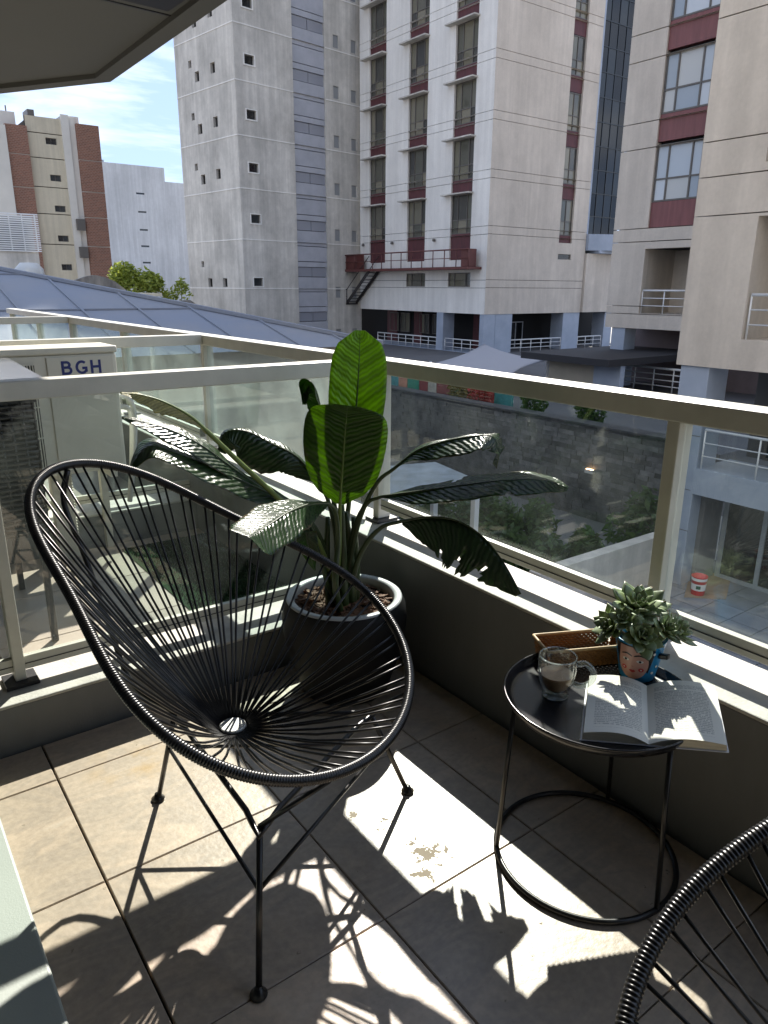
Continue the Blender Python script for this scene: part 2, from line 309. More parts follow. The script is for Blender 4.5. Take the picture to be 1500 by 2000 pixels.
# ------------------------------------------------------------------ glass railings
def railing_y(name, label, xs, ys, zb, zt, ends):        # along y, like the one on the parapet; ys = post positions
    e = empty(name, (0,0,0), label, 'railing'); x0 = xs
    MB().box(x0, x0+.098, ends[0], ends[1], zt-.057, zt).build('top_rail', m_alu, e, bevel=.004)
    for y in ys:
        p = MB().box(x0+.006, x0+.071, y-.019, y+.019, zb+.014, zt-.0575).build('post', m_alu, e, bevel=.003)
        MB().box(x0-.016, x0+.092, y-.047, y+.047, zb+.0005, zb+.0135).build('foot_plate', m_black, p, bevel=.002)
    for a, c in zip(ys[1:], ys[:-1]):
        y0, y1 = min(a, c)+.021, max(a, c)-.021
        MB().box(x0+.030, x0+.038, y0, y1, zb+.108, zt-.056).build('pane', m_glass if y0 < 2.4 else m_dusty, e)
        r = MB().box(x0+.004, x0+.029, y0+.08, y1-.02, zb+.062, zb+.107).build('bottom_rail', m_alu, e, bevel=.002)
        MB().box(x0+.002, x0+.0042, y0+.08, y1-.02, zb+.080, zb+.083).build('groove', m_black, r)
        MB().box(x0+.001, x0+.034, y0+.074, y0+.0795, zb+.058, zb+.11).build('end_cap', m_black, r)
    return e
def railing_x(name, label, y0, xs, zb, zt, ends):
    e = empty(name, (0,0,0), label, 'railing')
    MB().box(ends[0], ends[1], y0, y0+.072, zt-.058, zt).build('top_rail', m_alu, e, bevel=.004)
    for x in xs:
        p = MB().box(x-.017, x+.017, y0+.004, y0+.062, zb+.014, zt-.0585).build('post', m_alu, e, bevel=.003)
        MB().box(x-.05, x+.05, y0-.024, y0+.075, zb+.0005, zb+.0135).build('foot_plate', m_black, p, bevel=.002)
    xx = list(xs)+[ends[1]]
    for a, c in zip(xx[:-1], xx[1:]):
        MB().box(a+.02, c-.012, y0+.028, y0+.036, zb+.09, zt-.057).build('pane', m_glass, e)
        r = MB().box(a+.019, c-.014, y0+.018, y0+.041, zb+.042, zb+.0895).build('bottom_rail', m_alu, e, bevel=.002)
        MB().box(a+.019, c-.014, y0+.0162, y0+.0182, zb+.062, zb+.065).build('groove', m_black, r)
    return e
railing_y('glass_railing', 'long cream framed glass railing standing on the parapet from table to metal roof', 1.745,
          [-1.60,-.256, 1.087, 2.436, 4.215, 5.75, 7.245, 8.6, 10.0], .455, 1.142, (-3, 10.15))
railing_x('glass_railing', 'cream framed glass divider right behind the black chair', 2.40, [-1.05, .305], .168, 1.146, (-1.2, 1.744))
railing_x('glass_railing', 'cream framed glass divider directly behind the air conditioner', 4.18, [-.9, .55], .19, 1.146, (-1.2, 1.744))
railing_x('glass_railing', 'farthest cream framed glass divider, in front of the metal roof', 7.21, [-.6, 1.05], .19, 1.146, (-1.2, 1.744))

# ------------------------------------------------------------------ the neighbours' terraces
m_tile2 = mat('neighbour_tile', (.40,.33,.27), rough=.45, var=.18, vs=2.4, bump=.1, bs=50, rnd=.07)
nf = MB().box(-1.2, 1.605, 2.566, 4.094, -.158, -.014).build('neighbour_floor', m_grout); tag(nf, kind='structure')
tiles(nf, [-1.19,-.69,-.19,.317,.812,1.315,1.603], [2.57,3.07,3.57,4.09], [.001]+[.002]*5+[.001], .0018, m_tile2)
nf2 = MB().box(-1.2, 1.605, 4.346, 7.134, -.158, -.002).build('farther_floor', m_tile2); tag(nf2, kind='structure')
nf3 = MB().box(-1.2, 1.605, 7.366, 10.3, -.158, -.002).build('farthest_floor', m_tile2); tag(nf3, kind='structure')
m_turf = mat('turf_blade', (.009,.036,.009), rough=.95, spec=.1, var=.5, vs=30)
tb = MB(); random.seed(5)
for i in range(5200):
    x, y = random.uniform(1.12, 1.59), random.uniform(2.90, 3.95); a = random.uniform(0, 6.28); h = random.uniform(.014, .026); wd = .003
    dx, dy = math.cos(a)*wd, math.sin(a)*wd; lx_, ly_ = random.uniform(-.01,.01), random.uniform(-.01,.01)
    tb.add([(x-dx,y-dy,.001),(x+dx,y+dy,.001),(x+lx_,y+ly_,h)], [(0,1,2)])
tb.box(1.1, 1.6, 2.88, 3.97, .0006, .004)
tag(tb.build('turf', m_turf), 'strip of green artificial turf on the neighbour terrace', 'turf', kind='stuff')
# ================================================================== neighbour's things
m_ac = mat('ac_enamel', (.66,.63,.53), rough=.5, var=.05, vs=4)
ac = empty('air_conditioner', (.74,3.9,.5), 'beige air conditioner outdoor unit with blue lettering by the glass divider', 'air conditioner')
AX0, AX1, AY0, AY1, AZ0, AZ1 = .30, 1.135, 3.83, 4.08, .50, 1.130
def au(o): return under(o, ac)
au(MB().box(AX0, AX1, AY0, AY1, AZ0, AZ1-.035).build('casing', m_ac, bevel=.012))
au(MB().box(AX0-.006, AX1+.006, AY0-.008, AY1+.004, AZ1-.034, AZ1).build('top_cover', m_ac, bevel=.01))
pn = au(MB().box(.80, 1.118, AY0-.006, AY0+.001, AZ0+.02, AZ1-.045).build('front_panel', m_ac, bevel=.004))
def ribbon(mb, pts, wd, x0, z0, y):                    # flat printed stroke
    P = [Vector((x0+p[0], y, z0+p[1])) for p in pts]; n = len(P); L_, R_ = [], []
    for k in range(n):
        t = (P[min(k+1,n-1)]-P[max(k-1,0)]).normalized(); s_ = Vector((-t.z, 0, t.x))*wd/2; L_.append(P[k]+s_); R_.append(P[k]-s_)
    mb.add(L_+R_, [(k, k+1, n+k+1, n+k) for k in range(n-1)])
def arc(cx, cz, rx, rz, a0, a1, n=14): return [(cx+rx*math.cos(R(a0+(a1-a0)*k/n)), cz+rz*math.sin(R(a0+(a1-a0)*k/n))) for k in range(n+1)]
LH = .066; m_navy = mat('navy_print', (.01,.02,.16), rough=.4)
def letter(x0, strokes):
    b = MB()
    for k, st_ in enumerate(strokes): ribbon(b, st_, .0125, x0, .999, AY0-.0072-.0003*k)
    under(b.build('lettering', m_navy), ac)
letter(.866, [[(.006,0),(.006,LH)], [(.006,LH-.006),(.024,LH-.006)]+arc(.024,LH-.0185,.014,.0125,90,-90)+[(.006,LH-.031)], [(.006,LH-.031),(.027,LH-.031)]+arc(.027,.0205,.016,.0145,90,-90)+[(.006,.006)]])
letter(.932, [arc(.029,LH/2,.024,LH/2-.006,48,322,24), [(.049,.010),(.049,.031)], [(.030,.029),(.055,.029)]])
letter(1.003, [[(.006,0),(.006,LH)], [(.044,0),(.044,LH)], [(.006,LH/2),(.044,LH/2)]])
gr = MB().box(.33, .745, AY0-.004, AY0-.001, AZ0+.05, AZ1-.075)
au(gr.build('grille_back', m_black)); g = MB()
for i in range(34):
    x = .335+i*.0121; g.box(x, x+.005, AY0-.012, AY0-.0045, AZ0+.05, AZ1-.075)
for z in (AZ0+.05, AZ0+.2, AZ0+.35, AZ1-.077): g.box(.328, .747, AY0-.014, AY0-.0125, z, z+.006)
au(g.build('fan_grille', m_ac))
for x in (.36, 1.05): au(MB().box(x, x+.035, AY0+.01, AY1+.015, AZ0-.045, AZ0-.001).build('bracket', m_ac))
for x in (.36, 1.05): au(MB().box(x, x+.035, AY1-.03, AY1+.0149, .0, AZ0-.046).build('bracket_leg', m_ac))
for i in range(2):
    P = [(AX1+.001, 3.93+i*.05, .86-i*.06), (AX1+.07, 3.93+i*.05, .85-i*.06), (AX1+.10, 3.95+i*.05, .74), (AX1+.09, 4.0+i*.03, .5), (AX1+.06, 4.05, .25)]
    au(MB().tube(smooth_path(P, 16), .014, 8).build('pipe', mat('pipe_foam', (.6,.6,.58), rough=.7)))

ps = MB().box(.785, .885, 3.99, 4.06, .0005, .99)
for i in range(60): ps.box(.886, .892, 3.995, 4.05, .02+i*.016, .028+i*.016)
tag(ps.build('slotted_post', m_ac, bevel=.002), 'pale slotted upright channel standing below the air conditioner', 'post')

m_wick = mat('black_wicker', (.018,.018,.02), rough=.4)
gc = empty('grill_cart', (.28,3.4,0), 'black woven cart with grey glossy lid at the left edge beyond the glass', 'cart')
def gu(o): return under(o, gc)
GX0, GX1, GY0, GY1 = -.15, .555, 2.98, 3.72
wk = MB(); random.seed(8)
for i in range(26):
    z = .50+i*.0195
    wk.tube([(GX0+(GX1-GX0)*k/18, GY0-.004+.006*((k+i) % 2), z) for k in range(19)], .0075, 5)
    wk.tube([(GX1+.004-.006*((k+i) % 2), GY0+(GY1-GY0)*k/18, z) for k in range(19)], .0075, 5)
for k in range(19):
    x = GX0+(GX1-GX0)*k/18; wk.tube([(x, GY0, .48), (x, GY0, 1.01)], .006, 5)
    y = GY0+(GY1-GY0)*k/18; wk.tube([(GX1, y, .48), (GX1, y, 1.01)], .006, 5)
gu(wk.build('woven_panel', m_wick, smooth=True))
gu(MB().box(GX0, GX1-.02, GY0+.02, GY1, .48, 1.0).build('cabinet', mat('cart_inner', (.02,.02,.02), rough=.8)))
gu(MB().box(GX0-.02, GX1+.015, GY0-.015, GY0+.012, 1.0, 1.03).build('front_rail', m_wick))
lid = gu(MB().obox((.235, 3.38, 1.075), (.395,0,0), (0,.40,.012), (0,-.0003,.012)).build('lid', mat('grey_lid', (.16,.165,.175), rough=.14, spec=.6, var=.2, vs=5), bevel=.006))
for x in (-.12, .52):
    for y in (3.02, 3.68): gu(MB().box(x, x+.025, y, y+.025, .0005, .479).build('leg', m_wick))
tag(MB().box(-.3, .735, 2.76, 2.80, .0005, .035).build('plank', mat('pale_blue_plank', (.55,.62,.72), rough=.5), bevel=.004), 'pale blue plank lying on the neighbour floor along the glass', 'plank')

# ================================================================== black string chairs
m_cord = mat('black_cord', (.010,.010,.011), rough=.34, spec=.5)
m_wrap = mat('black_wrap', (.010,.010,.011), rough=.30, spec=.5)
m_steel = mat('black_steel', (.012,.012,.013), rough=.3, spec=.5)
m_disc = mat('grey_disc', (.45,.46,.44), rough=.5, metal=.3, var=.15, vs=30)
CU = (-.187,.449,.029,.031); CV = (.38,.079,.048); CZ = (.719,-.244,-.02,-.022)
def rim(t):                                              # chair frame: +x forward, +y its side
    c = math.cos
    return Vector((CU[0]+CU[1]*c(t)+CU[2]*c(2*t)+CU[3]*c(3*t), CV[0]*math.sin(t)+CV[1]*math.sin(2*t)+CV[2]*math.sin(3*t),
                   CZ[0]+CZ[1]*c(t)+CZ[2]*c(2*t)+CZ[3]*c(3*t)))
dense = [rim(2*math.pi*i/2000) for i in range(2000)]
acc = [0.0]
for i in range(2000): acc.append(acc[-1]+(dense[(i+1) % 2000]-dense[i]).length)
def at_len(s):
    s = s % acc[-1]; lo, hi = 0, 2000
    while hi-lo > 1:
        md = (lo+hi)//2
        if acc[md] <= s: lo = md
        else: hi = md
    return dense[lo].lerp(dense[(lo+1) % 2000], (s-acc[lo])/(acc[lo+1]-acc[lo]))
def make_chair():
    e = empty('string_chair', (0,0,0))
    nw = int(acc[-1]/.0062); pts = []; rs = []
    for i in range(nw):
        for k, r in ((0,.0113),(.25,.0126),(.5,.0130),(.75,.0126)): pts.append(at_len((i+k)*acc[-1]/nw)); rs.append(r)
    MB().tube(pts, rs, 10, closed=True).build('rim', m_wrap, e, smooth=True)
    DC = Vector((-.125, 0, .335)); nc = 78
    random.seed(2)
    d = MB(); d.lathe([(.0,.004),(.031,.004),(.0335,.002),(.0335,-.002),(.0,-.002)], DC, 40); d.build('centre_disc', m_disc, e, smooth=False)
    d = MB(); d.lathe([(.0,-.0021),(.036,-.0025),(.037,-.006),(.037,-.012),(.0,-.014)], DC, 32); d.build('centre_ring', m_steel, e)
    for i in range(nc):
        s = (i+.5+(.14 if i % 2 else -.14))*acc[-1]/nc; a = at_len(s)
        dv = Vector((a.x-DC.x, a.y-DC.y, 0)).normalized(); b_ = DC+dv*.035+Vector((0,0,-.007))
        ins = (b_-a).normalized(); a2 = a+ins*.004
        mid = (a2+b_)/2+Vector((0,0,-.012-.006*random.random()))
        MB().tube([a2, a2.lerp(mid,.5)+Vector((0,0,-.003)), mid, mid.lerp(b_,.5)+Vector((0,0,-.003)), b_], .0032, 6).build('cord', m_cord, e, smooth=True)
    feet = [(.208,.364),(.208,-.364),(-.4167,0)]; tops = []; lows = []
    for fx, fy in feet:
        L = math.hypot(fx, fy); k = .30 if fy == 0 else .42
        f = lambda z: Vector((fx*(1-k*z/L), fy*(1-k*z/L), z))
        MB().tube([f(.006), f(.315)], .0072, 10).build('leg', m_steel, e, smooth=True)
        MB().lathe([(.0,.0),(.018,.0),(.019,.005),(.011,.011),(.0085,.02),(.0,.02)], (fx,fy,.0004), 20).build('foot', m_steel, e, smooth=True)
        tops.append(f(.315)); lows.append(f(.195))
    for i in range(3):
        MB().tube([lows[i], lows[(i+1) % 3]], .0052, 8).build('brace', m_steel, e, smooth=True)
    tr = []
    for i in range(3):
        p, a, c = tops[i], tops[i-1], tops[(i+1) % 3]; o_ = (p*2-a-c).normalized()*.025
        for t_ in (-1,-.5,0,.5,1):
            qd = (a-p).normalized() if t_ < 0 else (c-p).normalized(); tr.append(p+o_*(1-abs(t_))+qd*abs(t_)*.07+Vector((0,0,-.006)))
    MB().tube(tr, .0072, 8, closed=True).build('seat_frame', m_steel, e, smooth=True)
    back = rim(math.pi); sf = [(tops[2]), (-.47,0,.36), (-.535,0,.52), (-.60,0,.72), (-.655,0,.86), (back.x+.012,0,back.z-.012)]
    MB().tube(smooth_path(sf, 20), .0078, 8).build('back_stay', m_steel, e, smooth=True)
    for sgn in (1, -1):
        rp = min((rim(.2+.01*i) for i in range(160)), key=lambda p: (p-Vector((.29,.20,.45))).length); rp = Vector((rp.x, rp.y*sgn, rp.z))
        tp = tops[0] if sgn > 0 else tops[1]
        MB().tube([tp, rp+Vector((0,0,-.012))], .0062, 8).build('front_stay', m_steel, e, smooth=True)
    return e
def copy_tree(o, parent=None):
    c = o.copy(); col.objects.link(c)
    if parent: c.parent = parent
    for ch in list(o.children): copy_tree(ch, c)
    return c
TH = 2.677
ch1 = make_chair(); ch1.location = (.716, 1.435, 0); ch1.rotation_euler = (0, 0, math.pi/2-TH)
ch2 = copy_tree(ch1); ch2.location = (.780, -.007, 0); ch2.rotation_euler = (0, 0, math.pi/2-4.689)
tag(ch1, 'black string lounge chair on thin steel legs standing in front of the large potted plant', 'chair', 'black string chairs')
tag(ch2, 'black string chair cut off by the bottom corner, in front of the side table', 'chair', 'black string chairs')

# ================================================================== side table
TC = Vector((1.362, .951, 0)); TR = .228; TZ = .452
tb = empty('side_table', TC, 'round black metal side table with tray top and ring base', 'table')
def tu(o): return under(o, tb)
m_tbl = mat('black_lacquer', (.016,.016,.018), rough=.2, spec=.55, var=.25, vs=8, rv=.05)
ring = [TC+Vector((math.cos(a)*TR, math.sin(a)*TR, .0075)) for a in [2*math.pi*i/96 for i in range(96)]]
tu(MB().tube(ring, .0072, 10, closed=True).build('base_ring', m_steel, smooth=True))
for qx, qy in ((979,1654), (1281,1776), (1192,1551)):
    p = onZ(qx, qy, .0075); v = (p-TC); v.z = 0; v = v.normalized()*TR; a = TC+v+Vector((0,0,.0075))
    tu(MB().tube([a, TC+v*.90+Vector((0,0,TZ-.002))], .0062, 10).build('leg', m_steel, smooth=True))
prof = [(0,-.003),(.205,-.003),(.224,.000),(.2315,.016),(.2335,.0235),(.2315,.0245),(.2285,.0235),(.2215,.0055),(.205,.0025),(0,.0025)]
tp = tu(MB().lathe(prof, TC+Vector((0,0,TZ)), 96).build('tray_top', m_tbl, smooth=True))
TOP = TZ+.0027

# ---- woven basket
m_weave, t_, b_, o_ = new('seagrass'); 
b_.inputs['Roughness'].default_value = .55
n1 = nodes(t_, 'ShaderNodeTexNoise', Scale=70., Detail=3); r1 = nodes(t_, 'ShaderNodeValToRGB'); r1.color_ramp.elements[0].color = (.13,.05,.012,1); r1.color_ramp.elements[1].color = (.36,.17,.045,1)
tcx = nodes(t_, 'ShaderNodeTexCoord'); t_.links.new(tcx.outputs['Object'], n1.inputs[0]); t_.links.new(n1.outputs[0], r1.inputs[0]); t_.links.new(r1.outputs[0], b_.inputs['Base Color'])
bk = onZ(1040, 1240, TOP+.058); br = onZ(1205, 1226, TOP+.058); ux = (br-bk); ux.z = 0; LEN = .235; ux.normalize(); uy = Vector((ux.y, -ux.x, 0)); DEP = .105
bc = bk+ux*LEN/2+uy*DEP/2; bc.z = TOP
bs = empty('woven_basket', bc, 'shallow brown woven basket behind the coffee mug', 'basket', rz=math.atan2(ux.y, ux.x))
def strand_wall(mb, A, B, inn, h):                       # one wall of woven rows leaning outwards
    A, B = Vector(A), Vector(B); L = (B-A).length; n = max(6, int(L/.0065)); inn = Vector(inn)
    for r in range(9):
        z = .004+r*h/9; off = -inn*(.010*r/9)
        mb.tube([A+(B-A)*(k/n)+off+inn*(.0022 if (k+r) % 2 else -.0022)+Vector((0,0,z)) for k in range(n+1)], .0036, 5)
hx, hy = LEN/2-.012, DEP/2-.012; W_ = MB()
strand_wall(W_, (-hx,-hy,0), (hx,-hy,0), (0,1,0), .054); strand_wall(W_, (-hx,hy,0), (hx,hy,0), (0,-1,0), .054)
strand_wall(W_, (-hx,-hy,0), (-hx,hy,0), (1,0,0), .054); strand_wall(W_, (hx,-hy,0), (hx,hy,0), (-1,0,0), .054)
W_.build('woven_side', m_weave, bs, smooth=True)
MB().box(-hx, hx, -hy, hy, .001, .006).build('base', m_weave, bs)
rr = []
for (x, y) in ((-hx-.010,-hy-.010),(hx+.010,-hy-.010),(hx+.010,hy+.010),(-hx-.010,hy+.010)): rr.append(Vector((x, y, .058)))
rp = []
for i in range(4):
    for k in range(12): rp.append(rr[i].lerp(rr[(i+1) % 4], k/12))
MB().tube(rp, .0042, 8, closed=True).build('rim', mat('pale_rim', (.55,.38,.2), rough=.5, var=.2, vs=90), bs, smooth=True)

# ---- double-walled glass mug with coffee
mc = onZ(1084, 1357, TOP); mg = empty('glass_mug', (mc.x, mc.y, TOP), 'double walled clear glass mug half full of milky coffee', 'mug')
m_clear = glass_mat('mug_glass', tint=(.97,.985,.98), dirt_gleam=.008, gl=1.5)
MB().lathe([(0,.004),(.026,.003),(.0275,.006),(.025,.011),(.0285,.018),(.036,.035),(.0405,.06),(.041,.085),(.0398,.094)], seg=56).build('outer_wall', m_clear, mg, smooth=True)
MB().lathe([(0,.013),(.018,.014),(.026,.022),(.032,.038),(.0355,.06),(.0365,.085),(.0375,.093)], seg=56).build('inner_wall', m_clear, mg, smooth=True)
MB().lathe([(.0372,.093),(.0385,.0958),(.0400,.0945),(.0392,.0925),(.0372,.093)], seg=56).build('lip', glass_mat('lip_glass', tint=(.9,.93,.92), dirt_gleam=.12, gl=3), mg, smooth=True)  # lip brightness put in as pale scatter
MB().lathe([(0,.0005),(.027,.0006),(.0285,.003),(.027,.0045),(0,.0045)], seg=48).build('base', glass_mat('base_glass', tint=(.8,.85,.84), dirt_gleam=.05, gl=3), mg, smooth=True)
hd = RT.copy(); hd.z = 0; hd.normalize(); hd = (hd*1.0+Vector((.0,-.35,0))).normalized()
HP = [hd*.0395+Vector((0,0,.078)), hd*.058+Vector((0,0,.082)), hd*.074+Vector((0,0,.066)), hd*.073+Vector((0,0,.044)), hd*.057+Vector((0,0,.030)), hd*.036+Vector((0,0,.031))]
MB().tube(smooth_path(HP, 22), .0066, 12).build('handle', glass_mat('handle_glass', tint=(.9,.93,.92), dirt_gleam=.10, gl=2.5), mg, smooth=True)  # pale scatter added so the clear handle gleams
mg.scale = (1.15, 1.15, 1.15); cf = MB().lathe([(r_*1.15, z_*1.15) for r_, z_ in ((0,.0145),(.0176,.0152),(.0255,.0225),(.0314,.038),(.0340,.050),(.0345,.053),(0,.0532))], (mc.x,mc.y,TOP), 48)
tag(cf.build('coffee', mat('milky_coffee', (.52,.33,.185), rough=.3, var=.12, vs=60), smooth=False), 'milky brown coffee inside the clear glass mug', 'coffee')
# ================================================================== face pot with succulent
pc = onZ(1243, 1318, TOP); PH = .112; R0, R1 = .044, .064
fp = empty('face_pot', (pc.x, pc.y, TOP), 'blue flower pot painted with a rosy-cheeked face, beside the open book', 'pot')
def pr(z): return R0+(R1-R0)*(z/PH)
m_blue = mat('blue_glaze', (.02,.24,.50), rough=.3, var=.1, vs=25)
MB().lathe([(0,.0005),(R0-.003,.0005),(R0,.004),(R1,PH),(R1+.001,PH+.003),(R1-.004,PH+.003),(R1-.007,PH-.018),(0,PH-.018)], seg=64).build('body', m_blue, fp, smooth=True)
MB().disc(R1-.0068, PH-.0165, seg=40).build('soil', mat('dark_soil', (.03,.02,.014), rough=.95, var=.5, vs=90, bump=.6, bs=140), fp)
toc = Vector((CAM.x-pc.x, CAM.y-pc.y, 0)); A0 = math.atan2(toc.y, toc.x)-R(13)        # the face looks at the photographer's left
def decal(name, pts, m, off=.0006, parent=None):          # pts: (side m, height m) around the face centre line, laid on the pot
    b = MB(); n = len(pts); cx = sum(p[0] for p in pts)/n; cz = sum(p[1] for p in pts)/n; V = []
    def sp(s, z): r = pr(z)+off; a = A0+s/pr(z); return (r*math.cos(a), r*math.sin(a), z)
    rings = (1, .75, .5, .25)
    for k in rings: V += [sp(cx+(p[0]-cx)*k, cz+(p[1]-cz)*k) for p in pts]
    V.append(sp(cx, cz)); F = []
    for i in range(len(rings)-1):
        for j in range(n): l = (j+1) % n; F.append((i*n+j, i*n+l, (i+1)*n+l, (i+1)*n+j))
    for j in range(n): F.append(((len(rings)-1)*n+j, (len(rings)-1)*n+(j+1) % n, len(rings)*n))
    return b.add(V, F).build(name, m, parent or fp, smooth=True)
def ell(cx, cz, a, c, n=20, rot=0): return [(cx+a*math.cos(t)*math.cos(rot)-c*math.sin(t)*math.sin(rot), cz+a*math.cos(t)*math.sin(rot)+c*math.sin(t)*math.cos(rot)) for t in [2*math.pi*i/n for i in range(n)]]
m_hair = mat('black_glaze', (.012,.012,.014), rough=.3); m_skin = mat('pink_glaze', (.62,.33,.26), rough=.4, var=.08, vs=30); m_red = mat('red_glaze', (.55,.05,.05), rough=.35)
m_white = mat('white_glaze', (.75,.72,.68), rough=.35)
decal('painted_hair', [(-.055,.104)]+[(-.055+.11*i/10, .109) for i in range(11)]+[(.058-.02*i/6, .10-.068*i/6) for i in range(1,7)]+[(-.04-.015*i/6, .04+.06*i/6) for i in range(0,6)], m_hair)
decal('painted_face', [(-.036+.072*i/12, .106) for i in range(13)]+[(.039*math.cos(t), .062-.05*math.sin(t)) for t in [math.pi*i/16 for i in range(17)]], m_skin, .0011)
for s in (-1, 1):
    decal('painted_eye', ell(s*.0175, .067, .0085, .0042), m_white, .0016); decal('painted_iris', ell(s*.0175, .067, .0032, .0034), m_hair, .0021)
    decal('painted_cheek', ell(s*.021, .042, .0068, .006), m_red, .0016); decal('painted_flower', ell(s*.021, .042, .0022, .002), m_white, .0021)
    decal('painted_brow', [(s*(.002+.028*i/8), .080+.006*math.sin(math.pi*i/8)+.0012) for i in range(9)]+[(s*(.002+.028*i/8), .080+.006*math.sin(math.pi*i/8)-.0012) for i in range(8,-1,-1)], m_hair, .0017)
decal('painted_lips', [(-.0085,.037),(-.004,.0405),(0,.039),(.004,.0405),(.0085,.037),(.004,.0325),(0,.0315),(-.004,.0325)], m_red, .0016)
decal('painted_nose', [(-.003,.050),(-.0014,.0515),(.0014,.0515),(.003,.050),(0,.0488)], mat('nose_glaze', (.48,.2,.15), rough=.4), .0016)
for ang, zz in ((1.05,.09),(1.25,.05),(1.45,.085),(1.0,.032)):
    decal('painted_dot', ell(ang*.05, zz, .004, .004, 12), m_white, .0014)
# hair bow that sticks out on the right of the pot
hb = A0+R(70); MB().obox((pr(.085)*math.cos(hb)+.012*math.cos(hb), pr(.085)*math.sin(hb)+.012*math.sin(hb), .085), (.013*math.cos(hb), .013*math.sin(hb), .004), (-.007*math.sin(hb), .007*math.cos(hb), 0), (0,0,.007)).build('side_knob', m_hair, fp, bevel=.003)

m_suc, t_, b_, o_ = new('succulent_leaf'); L_ = t_.links.new
b_.inputs['Roughness'].default_value = .42; b_.inputs['Subsurface Weight'].default_value = .08; b_.inputs['Subsurface Radius'].default_value = (.004,.006,.002)
tc_ = nodes(t_, 'ShaderNodeTexCoord'); sx = nodes(t_, 'ShaderNodeSeparateXYZ'); L_(tc_.outputs['Object'], sx.inputs[0])
mr_ = nodes(t_, 'ShaderNodeMapRange'); mr_.inputs[1].default_value = .0; mr_.inputs[2].default_value = 1.0; L_(sx.outputs[0], mr_.inputs[0])
rp_ = nodes(t_, 'ShaderNodeValToRGB'); e_ = rp_.color_ramp.elements; e_[0].color = (.30,.37,.13,1); e_[1].color = (.20,.27,.15,1); x_ = e_.new(.93); x_.color = (.23,.29,.16,1); x_ = e_.new(.985); x_.color = (.2,.09,.06,1)
L_(mr_.outputs[0], rp_.inputs[0]); oi_ = nodes(t_, 'ShaderNodeObjectInfo'); hs_ = nodes(t_, 'ShaderNodeHueSaturation'); m2_ = nodes(t_, 'ShaderNodeMapRange'); m2_.inputs[3].default_value = .7; m2_.inputs[4].default_value = 1.3
L_(oi_.outputs['Random'], m2_.inputs[0]); L_(m2_.outputs[0], hs_.inputs['Value']); L_(rp_.outputs[0], hs_.inputs['Color']); L_(hs_.outputs[0], b_.inputs['Base Color'])
sl = MB(); NU, NV = 9, 8                                   # one thick pointed leaf, unit length along x
for i in range(NU+1):
    s = i/NU; wd = .20*math.sin(math.pi*min(1, s*.62+.22))**1.0*(1 if s < .72 else max(.02, (1-s)/.28)**.7); th = .085*(1-.55*s)*(1 if s < .85 else max(.1, (1-s)/.15))
    for k in range(NV):
        a = 2*math.pi*k/NV; yy = math.cos(a)*wd; zz = math.sin(a)*th
        sl.v.append((s, yy, zz+.9*yy*yy+.18*s*s))
for i in range(NU):
    for k in range(NV): l = (k+1) % NV; sl.f.append((i*NV+k, i*NV+l, (i+1)*NV+l, (i+1)*NV+k))
sl.f.append(tuple(range(NV))[::-1]); sl.f.append(tuple(NU*NV+k for k in range(NV)))
leaf_me = sl.mesh('succulent_leaf', m_suc, True)
sc_ = empty('succulent', (pc.x, pc.y, TOP+PH-.018), 'grey-green rosette succulent growing in the painted face pot', 'plant')
random.seed(11)
def rosette(c, axis, size, n, tight=0.0):
    axis = Vector(axis).normalized(); rt = empty('rosette', c); rt.parent = sc_
    rt.rotation_euler = axis.to_track_quat('Z', 'Y').to_euler()
    MB().lathe([(0,-.012),(size*.16,-.010),(size*.18,.0),(0,.006)], seg=10).build('heart', m_suc, rt, smooth=True)
    for i in range(n):
        s = i/n; az = i*2.39996; el = R(6+72*s**1.15+random.uniform(-5,5)); ln = size*(1-.62*s**1.3)*random.uniform(.9,1.08)
        o = bpy.data.objects.new('leaf', leaf_me); col.objects.link(o); o.parent = rt
        o.rotation_euler = (Matrix.Rotation(az, 4, 'Z') @ Matrix.Rotation(-el, 4, 'Y')).to_euler(); o.scale = (ln, ln*1.45, ln*1.1)
        o.location = Vector((math.cos(az), math.sin(az), 0))*size*.10*(1-s)+Vector((0,0,size*.16*s))
RTh = Vector((RT.x, RT.y, 0)).normalized(); TCh = Vector((-FW.x, -FW.y, 0)).normalized()
def sp(r, t, z): return RTh*r+TCh*t+Vector((0,0,z))
for c, ax, sz, n in ((sp(-.012,-.012,.085), sp(.0,.35,1), .078, 34), (sp(-.018,.050,.040), sp(-.05,.9,.75), .060, 26), (sp(.078,.012,.034), sp(.75,.25,.8), .060, 24),
                     (sp(-.070,-.012,.036), sp(-.9,.2,.6), .058, 24), (sp(.035,-.055,.07), sp(.4,-.5,.9), .055, 22), (sp(.042,.040,.052), sp(.45,.6,.8), .050, 22), (sp(-.055,.03,.075), sp(-.5,.5,.9), .044, 20)):
    rosette(c, ax, sz, n)
st = MB()
for c in (sp(-.012,-.012,.085), sp(-.018,.050,.040), sp(.078,.012,.034), sp(-.070,-.012,.036), sp(.035,-.055,.07), sp(.042,.040,.052), sp(-.055,.03,.075)):
    b0 = Vector((c.x*.35, c.y*.35, -.004)); st.tube(smooth_path([b0, (b0+c)/2+Vector((0,0,.008)), c*.97], 8), .0055, 7)
st.build('stem', mat('woody_stem', (.16,.11,.06), rough=.8, var=.3, vs=60), sc_, smooth=True)

